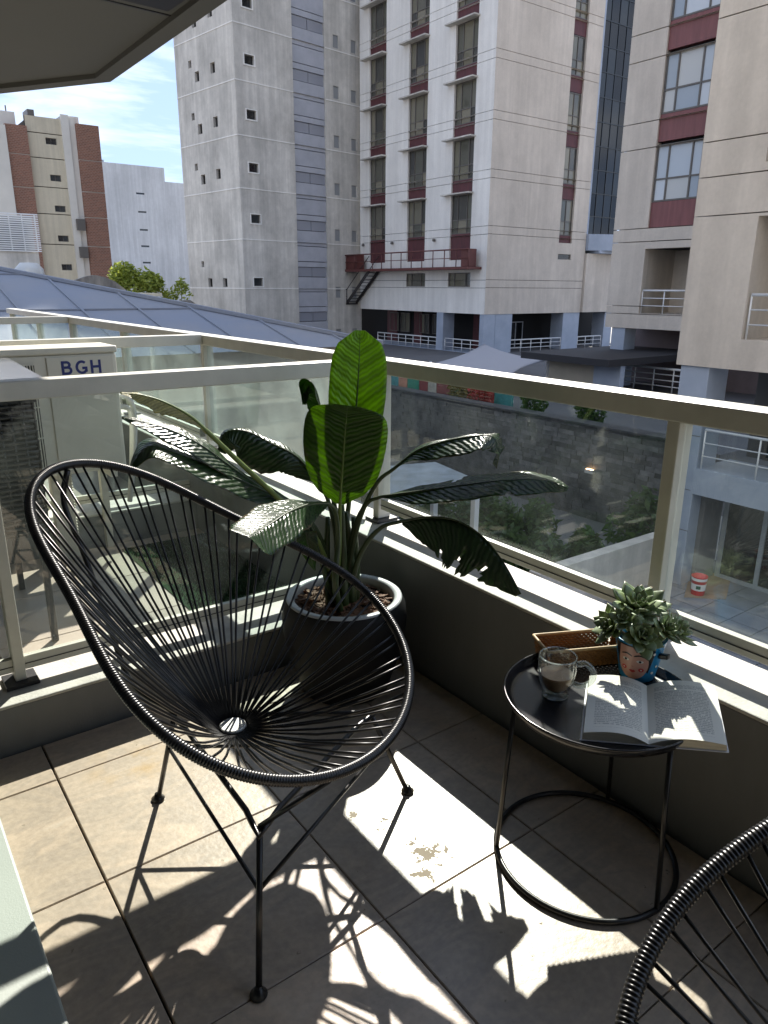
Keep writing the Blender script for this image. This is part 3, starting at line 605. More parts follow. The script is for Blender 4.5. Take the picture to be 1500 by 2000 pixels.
# ================================================================== open book
S0 = onZ(1268, 1448, TOP+.012); S1 = onZ(1264, 1331, TOP+.016); Rn = onZ(1421, 1463, TOP+.012); Ln = onZ(1137, 1437, TOP+.012)
by = (S1-S0); by.z = 0; BL = by.length; by.normalize(); bx = Vector((by.y, -by.x, 0))
WR = (Rn-S0).dot(bx); WL = -(Ln-S0).dot(bx); skR = (Rn-S0).dot(by); skL = (Ln-S0).dot(by)
bo = Vector((S0.x, S0.y, TOP)); bk_ = empty('open_book', bo, 'thick paperback lying open on the black side table', 'book', rz=math.atan2(bx.y, bx.x))
def m_page():
    m, t, b, o = new('printed_page'); L = t.links.new; b.inputs['Roughness'].default_value = .8
    uv = nodes(t, 'ShaderNodeTexCoord'); s = nodes(t, 'ShaderNodeSeparateXYZ'); L(uv.outputs['UV'], s.inputs[0])
    def mth(op, a, b_=None, c_=None):
        n = nodes(t, 'ShaderNodeMath', operation=op)
        for i, v in enumerate((a, b_, c_)):
            if v is None: continue
            if isinstance(v, (int, float)): n.inputs[i].default_value = v
            else: L(v, n.inputs[i])
        return n.outputs[0]
    U, V = s.outputs[0], s.outputs[1]; ln = mth('MULTIPLY', V, 36.); fr = mth('FRACT', ln); row = mth('FLOOR', ln)
    inrow = mth('LESS_THAN', fr, .58)
    cm = nodes(t, 'ShaderNodeCombineXYZ'); L(mth('MULTIPLY', U, 62.), cm.inputs[0]); L(mth('MULTIPLY', row, 7.31), cm.inputs[1])
    wn = nodes(t, 'ShaderNodeTexNoise', Scale=1.0, Detail=1); L(cm.outputs[0], wn.inputs[0]); word = mth('GREATER_THAN', wn.outputs[0], .43)
    cm2 = nodes(t, 'ShaderNodeCombineXYZ'); L(mth('MULTIPLY', row, 3.77), cm2.inputs[0]); w2 = nodes(t, 'ShaderNodeTexNoise', Scale=1.0, Detail=0); L(cm2.outputs[0], w2.inputs[0])
    gap = mth('LESS_THAN', w2.outputs[0], .66)                # blank lines between paragraphs
    box = mth('MULTIPLY', mth('MULTIPLY', mth('GREATER_THAN', U, .10), mth('LESS_THAN', U, .86)), mth('MULTIPLY', mth('GREATER_THAN', V, .09), mth('LESS_THAN', V, .92)))
    k = mth('MULTIPLY', mth('MULTIPLY', mth('MULTIPLY', inrow, word), mth('MULTIPLY', box, gap)), .45)
    mx_ = nodes(t, 'ShaderNodeMixRGB'); mx_.inputs[1].default_value = (.72,.70,.63,1); mx_.inputs[2].default_value = (.05,.05,.055,1); L(k, mx_.inputs[0]); L(mx_.outputs[0], b.inputs['Base Color'])
    return m
mp_ = m_page(); m_edge = mat('page_edge', (.60,.55,.42), rough=.85, var=.25, vs=4, stretch=(1,1,260), bump=.25, bs=30)
def page_z(s): return .004+.029*(1-(1-s)**3)*(1-.42*s*s)
def half_book(W, sk, sgn):
    n, k = 22, 10; top = MB(); top.uv = []; blk = MB()
    for j in range(k+1):
        for i in range(n+1):
            s = i/n; x = sgn*W*s*(.985); y = BL*j/k+sk*s; top.v.append((x, y, page_z(s)+.0012*math.sin(3*j/k)*s)); top.uv.append((s if sgn > 0 else 1-s if False else s, 1-j/k))
    for j in range(k):
        for i in range(n):
            a = j*(n+1)+i; f = (a, a+1, a+n+2, a+n+1); top.f.append(f if sgn > 0 else f[::-1])
    pg = top.build('printed_page', mp_, bk_, smooth=True)
    for j in (0, 1):                                      # page block below: near and far faces plus fore edge
        pass
    B = []
    for y0 in (.0012, BL-.0012):
        for i in range(n+1): s = i/n; B.append((sgn*W*s*.984, y0+sk*s, page_z(s)-.0009))
        for i in range(n+1): s = i/n; B.append((sgn*W*s*1.0, y0+sk*s, .0022+.004*s*(sgn > 0)))
    F = []; m_ = n+1
    for i in range(n):
        F.append((i, i+1, m_+i+1, m_+i)); F.append((2*m_+i, 3*m_+i, 3*m_+i+1, 2*m_+i+1)); F.append((i, 2*m_+i, 2*m_+i+1, i+1)); F.append((m_+i, m_+i+1, 3*m_+i+1, 3*m_+i))
    F.append((n, 2*m_+n, 3*m_+n, m_+n)); MB().add(B, F).build('page_block', m_edge, bk_)
    cv = MB(); P = [(0,-.002), (sgn*(W+.004),-.002+sk), (sgn*(W+.004),BL+.003+sk), (0,BL+.003)]
    cv.v = [(*p, .0006) for p in P]+[(*p, .0017+(.0035 if (sgn > 0 and i in (1,2)) else 0)) for i, p in enumerate(P)]
    cv.v = [(x, y, z+(.0035 if (sgn > 0 and i in (1,2)) else 0)) for i, (x, y, z) in enumerate(cv.v)]
    cv.f = [(0,3,2,1),(4,5,6,7),(0,1,5,4),(1,2,6,5),(2,3,7,6),(3,0,4,7)]
    cv.build('cover', mat('book_cover', (.62,.62,.66), rough=.4), bk_)
half_book(WR, skR, 1); half_book(WL, skL, -1)

# ================================================================== large planter
PB = Vector((1.322, 2.030, 0)); pt = empty('planter', PB, 'tall round anthracite planter with pale rim in the corner of the balcony', 'planter')
m_pot = mat('anthracite', (.011,.011,.012), rough=.6, spec=.3, var=.12, vs=6, bump=.08, bs=120); m_prim = mat('planter_rim', (.46,.48,.48), rough=.42, var=.08, vs=12)
MB().lathe([(0,.0005),(.150,.0005),(.160,.006),(.196,.12),(.221,.23),(.226,.29),(.219,.335),(.2085,.357)], seg=72).build('body', m_pot, pt, smooth=True)
MB().lathe([(.2083,.3572),(.207,.362),(.200,.3642),(.186,.363),(.180,.357),(.178,.335),(.176,.30)], seg=72).build('rim', m_prim, pt, smooth=True)
MB().disc(.177, .325, seg=48).build('soil', mat('potting_soil', (.025,.017,.012), rough=.95, var=.5, vs=60, bump=.8, bs=80), pt)
bkm = mat('bark_chip', (.17,.085,.045), rough=.8, var=.45, vs=50, bump=.3, bs=120); bb = MB(); random.seed(21)
for i in range(620):
    r = .168*math.sqrt(random.random()); a = random.uniform(0, 6.283); L = random.uniform(.006,.02); c = Vector((r*math.cos(a), r*math.sin(a), .329+random.uniform(0,.012)))
    d1 = Vector((random.gauss(0,1), random.gauss(0,1), random.gauss(0,.35))).normalized(); d2 = d1.cross(Vector((random.gauss(0,.4), random.gauss(0,.4), 1))).normalized(); d3 = d1.cross(d2)
    bb.obox(c, d1*L*.7, d2*L*.33, d3*L*.14)
bo_ = bb.build('bark_chips', bkm, pt); tag(bo_, kind='stuff')
# ================================================================== the big leafy plant
def leaf_mat(name, c_top, c_tr, tr=.4, rough=.28):
    m, t, b, o = new(name); L = t.links.new; b.inputs['Roughness'].default_value = rough; b.inputs['Specular IOR Level'].default_value = .6
    uv = nodes(t, 'ShaderNodeTexCoord'); s = nodes(t, 'ShaderNodeSeparateXYZ'); L(uv.outputs['UV'], s.inputs[0])
    ab = nodes(t, 'ShaderNodeMath', operation='ABSOLUTE'); L(s.outputs[0], ab.inputs[0])
    k = nodes(t, 'ShaderNodeMath', operation='MULTIPLY_ADD'); k.inputs[1].default_value = -.16; L(ab.outputs[0], k.inputs[0]); L(s.outputs[1], k.inputs[2])
    nz = nodes(t, 'ShaderNodeTexNoise', Scale=6., Detail=4); L(uv.outputs['UV'], nz.inputs[0])
    k2 = nodes(t, 'ShaderNodeMath', operation='MULTIPLY_ADD'); k2.inputs[1].default_value = .045; L(nz.outputs[0], k2.inputs[0]); L(k.outputs[0], k2.inputs[2])
    fq = nodes(t, 'ShaderNodeMath', operation='MULTIPLY'); fq.inputs[1].default_value = 150; L(k2.outputs[0], fq.inputs[0])
    sn = nodes(t, 'ShaderNodeMath', operation='SINE'); L(fq.outputs[0], sn.inputs[0])
    f2 = nodes(t, 'ShaderNodeMath', operation='MULTIPLY'); f2.inputs[1].default_value = 47; L(k2.outputs[0], f2.inputs[0]); s2 = nodes(t, 'ShaderNodeMath', operation='SINE'); L(f2.outputs[0], s2.inputs[0])
    ad = nodes(t, 'ShaderNodeMath', operation='ADD'); L(sn.outputs[0], ad.inputs[0]); L(s2.outputs[0], ad.inputs[1])
    mr = nodes(t, 'ShaderNodeMapRange'); mr.inputs[1].default_value = -2; mr.inputs[2].default_value = 2; L(ad.outputs[0], mr.inputs[0])
    n2 = nodes(t, 'ShaderNodeTexNoise', Scale=2.2, Detail=4); L(uv.outputs['UV'], n2.inputs[0])
    av = nodes(t, 'ShaderNodeMath', operation='ADD'); L(mr.outputs[0], av.inputs[0]); L(n2.outputs[0], av.inputs[1]); hv = nodes(t, 'ShaderNodeMath', operation='MULTIPLY'); hv.inputs[1].default_value = .5; L(av.outputs[0], hv.inputs[0])
    def ramp(a, c):
        r = nodes(t, 'ShaderNodeValToRGB'); r.color_ramp.elements[0].position = .3; r.color_ramp.elements[1].position = .72
        r.color_ramp.elements[0].color = (*a, 1); r.color_ramp.elements[1].color = (*c, 1); L(hv.outputs[0], r.inputs[0]); return r.outputs[0]
    ne = nodes(t, 'ShaderNodeTexNoise', Scale=7., Detail=5); L(uv.outputs['UV'], ne.inputs[0]); ea = nodes(t, 'ShaderNodeMath', operation='MULTIPLY_ADD'); ea.inputs[1].default_value = .55; L(ne.outputs[0], ea.inputs[0]); L(ab.outputs[0], ea.inputs[2])
    em = nodes(t, 'ShaderNodeMapRange'); em.inputs[1].default_value = 1.22; em.inputs[2].default_value = 1.34; L(ea.outputs[0], em.inputs[0])
    eb = nodes(t, 'ShaderNodeMixRGB'); eb.inputs[2].default_value = (.17,.105,.045,1); L(em.outputs[0], eb.inputs[0]); L(ramp(tuple(x*.75 for x in c_top), tuple(x*1.2 for x in c_top)), eb.inputs[1]); L(eb.outputs[0], b.inputs['Base Color'])
    bp = nodes(t, 'ShaderNodeBump', Strength=.32, Distance=.004); L(ad.outputs[0], bp.inputs['Height']); L(bp.outputs[0], b.inputs['Normal'])
    ts = nodes(t, 'ShaderNodeBsdfTranslucent'); L(ramp(tuple(x*.72 for x in c_tr), tuple(min(1,x*1.12) for x in c_tr)), ts.inputs[0]); L(bp.outputs[0], ts.inputs['Normal'])
    ms = nodes(t, 'ShaderNodeMixShader'); ms.inputs[0].default_value = tr; L(b.outputs[0], ms.inputs[1]); L(ts.outputs[0], ms.inputs[2]); L(ms.outputs[0], o.inputs[0]); return m
m_leaf = leaf_mat('young_leaf', (.045,.09,.016), (.225,.37,.016), .50)
m_dark = leaf_mat('mature_leaf', (.028,.062,.022), (.09,.20,.012), .33, .27)
m_yell = leaf_mat('yellowing_leaf', (.46,.42,.20), (.62,.62,.06), .5, .4)
m_stem = mat('leaf_stalk', (.035,.06,.018), rough=.4, var=.3, vs=20)
m_stem2 = mat('pale_midrib', (.16,.22,.05), rough=.4, var=.2, vs=20)
plant = empty('potted_plant', PB+Vector((0,0,.33)), 'tall plant with broad paddle-shaped green leaves growing in the corner planter', 'plant')
SOIL = .327
def leaf(stalk, mid, az, widths, roll=0, fold=0, m=None, side=None, stalk_r=(.013,.006), seed=0, jag=0, tears=(), curl=0, wav=.006, base=(0,0), mr=m_stem, thick=.0007):
    """stalk / mid: photo points in the vertical plane through the plant at compass angle az; widths = half widths in metres along the blade"""
    rng = random.Random(seed); b0 = PB+Vector((base[0], base[1], SOIL-.02))
    SP = [b0]+[onV(x, y, PB+Vector((base[0], base[1], 0)), az) for x, y in stalk]; MP = [onV(x, y, PB+Vector((base[0], base[1], 0)), az) for x, y in mid]
    nrm = Vector((math.cos(R(az)), -math.sin(R(az)), 0))
    if nrm.dot(CAM-PB) < 0: nrm = -nrm
    n = 44; P = smooth_path(MP, n); Wd = lerp_list(list(widths), n); ROLL_ = lerp_list(list(roll), n) if isinstance(roll, (list, tuple)) else [roll]*n
    FO = lerp_list(list(fold), n) if isinstance(fold, (list, tuple)) else [fold]*n
    k = 14; mb = MB(); mb.uv = []; length = sum((P[i+1]-P[i]).length for i in range(n-1)); jr = [1-jag*rng.random() for _ in range(2*n)]
    for i in range(n):
        T = (P[min(i+1,n-1)]-P[max(i-1,0)]).normalized(); Nn = T.cross(nrm).normalized()
        if Nn.z < 0: Nn = -Nn
        S = (nrm*math.cos(R(ROLL_[i]))+Nn*math.sin(R(ROLL_[i]))).normalized(); Q = T.cross(S).normalized()
        if Q.z < 0: Q = -Q
        for j in range(k+1):
            a = -1+2*j/k; w_ = Wd[i]*(jr[i if a > 0 else n+i] if abs(a) > .99 else 1); d = w_*abs(a); f = R(FO[i])+R(curl)*abs(a)
            lift = .55*wav*abs(a)*math.sin(i*.55+(2 if a > 0 else 0)+seed)+.8*wav*math.sin(i*.21+seed*2)*abs(a)
            mb.v.append(tuple(P[i]+S*(math.copysign(d, a)*math.cos(f) if a else 0)-Q*(d*math.sin(f)-lift))); mb.uv.append((a, i/(n-1)))
    for i in range(n-1):
        for j in range(k):
            a = -1+2*(j+.5)/k; skip = False
            for (ti, sg, dep) in tears:
                if abs((i+.5)/n-ti-abs(a)*.02) < .016*(abs(a)-dep)*4 and a*sg > dep: skip = True
            if skip: continue
            q = i*(k+1)+j; mb.f.append((q, q+1, q+k+2, q+k+1))
    o = mb.build('leaf', m, smooth=True, solid=thick); under(o, plant)
    pth = smooth_path(SP+MP[:1], 18)+smooth_path(MP, 24)[1:]; r_ = [stalk_r[0]+(stalk_r[1]-stalk_r[0])*i/17 for i in range(18)]+[max(.0008, stalk_r[1]*.8*(1-i/23)) for i in range(1,24)]
    s_ = MB().tube(pth, r_, 8).build('stalk', mr, smooth=True); s_.parent = o; s_.matrix_parent_inverse = Matrix.Translation(-Vector(plant.location)) if False else Matrix()
    return o
PERP = 124
# tall bright leaf at the back, then the round bright leaf in front of it
leaf([(668,1120),(676,1030),(684,960)], [(688,900),(693,830),(699,750),(702,690),(703,645)], PERP, (.05,.077,.092,.097,.096,.090,.072,.017), 88, 6, m_leaf, seed=1, base=(.03,.03), wav=.004, mr=m_stem)
leaf([(655,1150),(662,1080)], [(664,985),(668,930),(673,860),(677,812),(679,792)], PERP+4, (.014,.075,.104,.122,.132,.138,.140,.138,.131,.116,.090,.042), 92, 5, m_leaf, seed=2, base=(-.04,-.05), wav=.004, mr=m_stem2)
# left side
leaf([(650,1130),(610,1040),(545,975),(470,905)], [(405,843),(370,812),(320,785),(275,771),(235,768)], -90, (.008,.024,.040,.042,.028,.004), -30, 30, m_yell, seed=3, jag=.2, stalk_r=(.012,.007), mr=m_stem2, wav=.004)
leaf([(648,1140),(620,1060),(600,1010)], [(575,985),(500,952),(420,915),(345,885),(290,872),(252,915)], -84, (.012,.060,.085,.095,.092,.066,.006), [-34,-26,-16,-12,-14], 8, m_dark, seed=4, jag=.04, wav=.005)
leaf([(650,1135),(625,1050),(590,1000)], [(535,970),(460,918),(390,868),(320,835),(238,815)], -80, (.01,.046,.066,.066,.046,.004), -24, 12, m_dark, seed=5, wav=.004)
leaf([(660,1120),(655,1040),(640,975)], [(618,938),(580,893),(530,866),(480,842),(440,845),(425,880)], -60, (.015,.075,.108,.115,.105,.085,.04), -36, 22, m_dark, seed=6, jag=.12, curl=25, wav=.012)
leaf([(668,1110),(655,1000),(640,900)], [(634,850),(626,800),(618,765),(606,745),(594,752),(592,790)], -45, (.012,.045,.055,.05,.045,.03,.006), 45, 30, m_dark, seed=7, jag=.1, base=(.04,.05))
leaf([(655,1140),(660,1060),(655,1000)], [(640,982),(605,985),(565,1000),(530,1022),(500,1042),(487,1050)], -128, (.008,.040,.066,.076,.072,.066,.056), -30, 14, m_dark, seed=8, jag=.06, base=(-.05,-.06), wav=.004)
leaf([(645,1150),(625,1090)], [(600,1010),(598,1040),(605,1080),(615,1115)], -95, (.01,.035,.035,.02,.003), 60, 10, m_dark, seed=9)
# right side
leaf([(680,1120),(700,1020),(735,945)], [(770,915),(815,880),(870,862),(925,852),(960,852),(972,875),(962,905)], 152, (.006,.040,.072,.082,.080,.076,.066,.04), [-30,-22,-12,-10,-14], 16, m_dark, seed=10, jag=.06, tears=((.8,1,.4),(.7,-1,.5)), wav=.005)
leaf([(675,1130),(690,1040),(715,985)], [(745,970),(830,958),(910,947),(990,938),(1060,938),(1110,953)], 153, (.006,.054,.082,.092,.090,.070,.012), [-26,-20,-13,-11,-12], 9, m_dark, seed=11, jag=.07, tears=((.30,-1,.5),(.62,1,.6)), wav=.005)
leaf([(688,1130),(710,1070),(745,1030)], [(785,1018),(840,1010),(895,1018),(945,1050),(985,1100),(1018,1160)], 163, (.012,.10,.155,.160,.145,.10,.025), 0, 72, m_dark, seed=12, jag=.14, tears=((.50,-1,.35),(.52,1,.4),(.72,1,.3),(.74,-1,.3),(.30,1,.6)), wav=.007)
for i, (bx_, by_, tx, ty) in enumerate(((-.02,-.03,668,985),(.02,-.02,676,1000),(0,.03,660,1000),(.045,0,690,1010),(-.05,.01,640,1010))):
    p1 = onV(tx, ty, PB+Vector((bx_, by_, 0)), PERP)
    o = MB().tube(smooth_path([PB+Vector((bx_,by_,SOIL-.02)), (PB+Vector((bx_,by_,SOIL))).lerp(p1,.5)+Vector((bx_*.2,by_*.2,0)), p1], 10), [.019-.0012*k for k in range(10)], 9).build('sheath', m_stem, smooth=True); under(o, plant)
# ================================================================== buildings and courtyard
GZ, DZ = -4.5, -2.2                                      # courtyard level and podium level
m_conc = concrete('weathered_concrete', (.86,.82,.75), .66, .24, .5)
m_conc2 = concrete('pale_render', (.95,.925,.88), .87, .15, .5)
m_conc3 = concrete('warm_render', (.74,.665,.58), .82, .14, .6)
m_blueg = mat('blue_grey_panel', (.36,.41,.50), rough=.55, var=.1, vs=1.2, world=True, c2=(.28,.33,.41))
m_strip = mat('grey_strip_panel', (.42,.43,.475), rough=.6, var=.12, vs=1.2, world=True, c2=(.34,.35,.39))
m_maroon = mat('maroon_panel', (.115,.03,.035), rough=.6, var=.35, vs=2.5, world=True, c2=(.065,.02,.024), stretch=(2,2,.5))
m_frame = mat('bronze_frame', (.11,.10,.09), rough=.45)
m_rust = mat('rust_red_steel', (.12,.035,.03), rough=.6, var=.2, vs=3, world=True)
m_stair = mat('dark_stair_steel', (.03,.025,.025), rough=.6)
m_rail = mat('white_tube', (.68,.69,.70), rough=.4)
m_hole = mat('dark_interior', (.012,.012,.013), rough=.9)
def pane_mat(name, cols, rough=.06, spec=.7):
    m, t, b, o = new(name); L = t.links.new; oi = nodes(t, 'ShaderNodeObjectInfo'); r = nodes(t, 'ShaderNodeValToRGB'); r.color_ramp.interpolation = 'CONSTANT'
    e = r.color_ramp.elements; e[0].color = (*cols[0], 1); e[1].position = 1/len(cols); e[1].color = (*cols[1], 1)
    for i, c in enumerate(cols[2:], 2): x = e.new(i/len(cols)); x.color = (*c, 1)
    L(oi.outputs['Random'], r.inputs[0]); L(r.outputs[0], b.inputs['Base Color']); b.inputs['Roughness'].default_value = rough; b.inputs['Specular IOR Level'].default_value = spec; return m
m_pane = pane_mat('curtained_pane', [(.16,.15,.11),(.10,.10,.08),(.20,.185,.14),(.06,.06,.055),(.13,.125,.10)])
m_dpane = pane_mat('dark_pane', [(.012,.013,.015),(.02,.02,.022),(.03,.035,.04)], .05, .8)
m_cpane = pane_mat('curtain_wall_pane', [(.012,.016,.022),(.02,.026,.034),(.008,.01,.014),(.03,.038,.046)], .08, .35)
m_skypane = pane_mat('painted_sky_pane', [(.42,.46,.50),(.52,.55,.58),(.30,.34,.38),(.46,.46,.44)], .05, .8)  # sky reflection and curtains put into the pane colours

class Face:                                              # a vertical facade plane: origin, direction along it, outward normal
    def __init__(s, o, u, n): s.o, s.u, s.n = Vector((o[0], o[1], 0)), Vector((u[0], u[1], 0)).normalized(), Vector((n[0], n[1], 0)).normalized()
    def p(s, a, z, d=0): q = s.o+s.u*a-s.n*d; return (q.x, q.y, z)
    def box(s, mb, a0, a1, z0, z1, d0, d1):
        P = [s.p(a, z, d) for z in (z0, z1) for a, d in ((a0,d0),(a1,d0),(a1,d1),(a0,d1))]
        return mb.add(P, [(0,3,2,1),(4,5,6,7),(0,1,5,4),(1,2,6,5),(2,3,7,6),(3,0,4,7)])
def panels(parent, F, W, z0, z1, joints, holes, m, t=.28, gap=.024, name='wall_panel', ed=.12):
    zs = [z0]+[j for j in sorted(joints) if z0 < j < z1]+[z1]
    for zi in range(len(zs)-1):
        a, b = zs[zi]+(gap/2 if zi else 0), zs[zi+1]-(gap/2 if zi < len(zs)-2 else 0); mb = MB()
        H = [(max(0,h[0]), min(W,h[1]), max(a,h[2]), min(b,h[3])) for h in holes if h[3] > a+.01 and h[2] < b-.01]
        us = sorted({0, W, *[h[0] for h in H], *[h[1] for h in H]}); vz = sorted({a, b, *[h[2] for h in H], *[h[3] for h in H]})
        for i in range(len(us)-1):
            for j in range(len(vz)-1):
                cu, cz = (us[i]+us[i+1])/2, (vz[j]+vz[j+1])/2
                if any(h[0] < cu < h[1] and h[2] < cz < h[3] for h in H): continue
                mb.add([F.p(us[i],vz[j]), F.p(us[i+1],vz[j]), F.p(us[i+1],vz[j+1]), F.p(us[i],vz[j+1])], [(0,1,2,3)])
        for h in H:
            c = [(h[0],h[2]),(h[1],h[2]),(h[1],h[3]),(h[0],h[3])]
            for i in range(4):
                p_, q_ = c[i], c[(i+1) % 4]
                if p_[1] == q_[1] and p_[1] in (a, b): continue
                mb.add([F.p(*p_), F.p(*q_), F.p(*q_, t), F.p(*p_, t)], [(0,1,2,3)])
        c = [(0,a),(W,a),(W,b),(0,b)]
        for i in (0, 2): p_, q_ = c[i], c[(i+1) % 4]; mb.add([F.p(*p_), F.p(*q_), F.p(*q_, ed), F.p(*p_, ed)], [(0,1,2,3)])
        mb.build(name, m, parent)
def window(parent, F, a0, a1, z0, z1, d=.14, cols=(), rows=(), fm=None, pm=None, fw=.05):
    mb = MB(); A = [a0]+[a0+(a1-a0)*c for c in cols]+[a1]; Z = [z0]+[z0+(z1-z0)*r for r in rows]+[z1]
    for i, a in enumerate(A):
        w0, w1 = (0, fw) if i == 0 else (-fw, 0) if i == len(A)-1 else (-fw/2, fw/2); F.box(mb, a+w0, a+w1, z0, z1, d-.05, d+.02)
    for i, z in enumerate(Z):
        w0, w1 = (.001, fw) if i == 0 else (-fw, -.001) if i == len(Z)-1 else (-fw/2, fw/2); F.box(mb, a0+.001, a1-.001, z+w0, z+w1, d-.047, d+.018)
    wo = mb.build('window', fm or m_frame, parent)
    for i in range(len(A)-1):
        for j in range(len(Z)-1):
            F.box(MB(), 0,0,0,0,0,0); pb = F.box(MB(), A[i]+.02, A[i+1]-.02, Z[j]+.02, Z[j+1]-.02, d-.012, d+.006); pb.build('pane', pm or m_pane, wo)
    return wo
def core(parent, F, W, z0, z1, d0, d1, m, name='wall_core'): mb = F.box(MB(), .36, W-.36, z0, z1, d0, d1); F.box(mb, .025, .355, z0, z1, .125, .355); F.box(mb, W-.355, W-.025, z0, z1, .125, .355); return mb.build(name, m, parent)
def rail_bars(parent, F, a0, a1, z0, z1, d, nb, posts, r=.025, m=None, name='railing'):
    mb = MB(); mb.tube([F.p(a0,z1,d), F.p(a1,z1,d)], r*1.5, 6)
    for i in range(nb): z = z0+(z1-z0)*(i+1)/(nb+1); mb.tube([F.p(a0,z,d), F.p(a1,z,d)], r*.75, 5)
    for i in range(posts): a = a0+(a1-a0)*i/(posts-1); mb.tube([F.p(a,z0,d), F.p(a,z1,d)], r, 6)
    return mb.build(name, m or m_rail, parent, smooth=True)

ground = MB().add([(-3000,-3000,GZ),(3000,-3000,GZ),(3000,3000,GZ),(-3000,3000,GZ)], [(0,1,2,3)]).build('ground', mat('city_ground', (.36,.325,.28), rough=.9, var=.25, vs=.05, world=True)); tag(ground, kind='structure')
court = MB().add([(1.9,-12,GZ+.0015),(16,-12,GZ+.0015),(16,40,GZ+.0015),(1.9,40,GZ+.0015)], [(0,1,2,3)]).build('courtyard', mat('court_paving', (.11,.11,.113), rough=.8, var=.2, vs=.4, world=True)); tag(court, kind='structure')
podium = MB().box(15.9, 52, 8.6, 60, GZ+.004, DZ).build('podium', mat('podium_paving', (.10,.10,.105), rough=.75, var=.15, vs=.6, world=True)); tag(podium, kind='structure')

# ---- middle apartment tower -------------------------------------------------
mid = empty('apartment_tower', (0,0,0), 'pale concrete tower with three columns of maroon-banded windows and a fire escape', 'building')
TM = 33.0; XM, YM0, YM1 = 29.5, 30.7, 42.9
def mu(p): return p
FL = Face((XM,YM0), (0,1), (-1,0)); WL_ = YM1-YM0
cols3 = [(33.82-YM0-1.75, 33.82-YM0), (37.84-YM0-1.76, 37.84-YM0), (41.84-YM0-1.76, 41.84-YM0)]
holes = [(c0, c1, 2.92, TM-.8) for c0, c1 in cols3]+[(35.97-YM0, 37.84-YM0, 1.45, 2.23), (31.95-YM0, 33.87-YM0, 1.45, 2.23)]
joints = [z for k in range(-1, 11) for z in (4.20+2.8*k, 4.62+2.8*k)]
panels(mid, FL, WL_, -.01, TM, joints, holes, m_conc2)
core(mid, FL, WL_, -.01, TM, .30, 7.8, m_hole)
for c0, c1 in cols3:
    for k in range(-1, 10):
        zt = 9.19+2.8*k                                  # top of the window below this shade ledge
        if zt > TM: continue
        if zt-2.07 > 4.2: window(mid, FL, c0+.01, c1-.01, zt-2.07, zt-.02, .16, (.28,.72), (.36,))
        FL.box(MB(), c0+.005, c1-.005, zt+.0, zt+.72, .10, .29).build('spandrel', m_maroon, mid)
        sh = FL.box(MB(), c0-.10, c1+.50, zt-.03, zt+.04, -.40, .09).build('sun_shade', m_conc, mid)
    FL.box(MB(), c0+.005, c1-.005, 2.93, 4.32, .10, .29).build('spandrel', m_maroon, mid)
for a0, a1 in ((35.97-YM0, 37.84-YM0), (31.95-YM0, 33.87-YM0)): window(mid, FL, a0+.01, a1-.01, 1.46, 2.22, .12, (.25,.75))
for yy in (35.1, 39.2, 42.4): MB().lathe([(0,0),(.09,.02),(.1,.1),(.07,.17),(0,.18)], (XM-.12, yy, 3.98), 12).build('wall_lamp', m_frame, mid)
# its darker face towards the viewer's right
FR = Face((XM,YM0), (1,0), (0,-1)); WR_ = 37.7-XM
hr = [(35.26-XM, 36.40-XM, 3.97, TM-.8), (35.27-XM, 36.42-XM, 3.05, 3.35)]
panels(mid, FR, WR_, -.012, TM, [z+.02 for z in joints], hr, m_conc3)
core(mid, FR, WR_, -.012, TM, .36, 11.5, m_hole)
for k in range(-1, 9):
    zb = 7.18+2.78*k
    window(mid, FR, 35.27-XM, 36.39-XM, zb, zb+1.94, .16, (.5,), (.4,)); FR.box(MB(), 35.265-XM, 36.395-XM, zb-.82, zb-.01, .10, .29).build('spandrel', m_maroon, mid)
window(mid, FR, 35.28-XM, 36.41-XM, 3.06, 3.34, .1, (), (.33,.66), m_frame, m_dpane, .03)
MB().box(37.72, 41.2, 30.55, 33.5, 0.0, 3.45).build('side_wing', m_conc3, mid)
cl = MB(); arc = [(37.72+3.6*i/14, 30.5-.75*math.sin(math.pi*.5*min(1, i/8))) for i in range(15)]
cl.prism([*arc, (41.32,33.4), (37.72,33.4)], 3.62, 4.55); cl.build('curved_balcony', m_blueg, mid)
MB().box(38.3, 41.3, 30.1, 33.3, 3.46, 3.615).build('balcony_soffit', m_blueg, mid)
# open storey on columns under the tower
def colm(x0, x1, y0, y1, z0, z1, parent, m=m_blueg): return MB().box(x0, x1, y0, y1, z0, z1).build('column', m, parent, bevel=.01)
for y0, y1 in ((30.72,31.06), (34.2,34.8)): colm(XM+.01, XM+.9, y0, y1, DZ+.001, -.013, mid)
colm(XM+.92, 30.87+.9, 30.73, 31.6, DZ+.001, -.014, mid)
colm(36.2, 37.7, 30.74, 31.7, DZ+.001, -.014, mid)
colm(40.2, 41.0, 30.74, 31.7, DZ+.001, -.014, mid)
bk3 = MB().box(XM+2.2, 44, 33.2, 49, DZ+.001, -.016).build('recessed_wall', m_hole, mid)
for y0, y1, mm in ((34.9,35.6,m_maroon),(37.2,38.0,m_maroon),(39.9,41.0,m_maroon),(31.2,32.2,m_maroon)): MB().box(XM+2.1, XM+2.19, y0+1.6, y1+1.6, DZ+.002, -.017).build('recessed_panel', mm, mid)
FB = Face((XM+2.19,33.2), (0,1), (-1,0))
for a0 in (1.55, 2.9, 4.95, 6.2): window(mid, FB, a0+1.9, a0+2.9, -1.5, -.25, -.05, (.5,))
rail_bars(mid, FL, .4, 3.4, DZ, -1.5, .12, 2, 5); rail_bars(mid, FL, 4.2, 10.3, DZ, -1.5, .12, 2, 9)
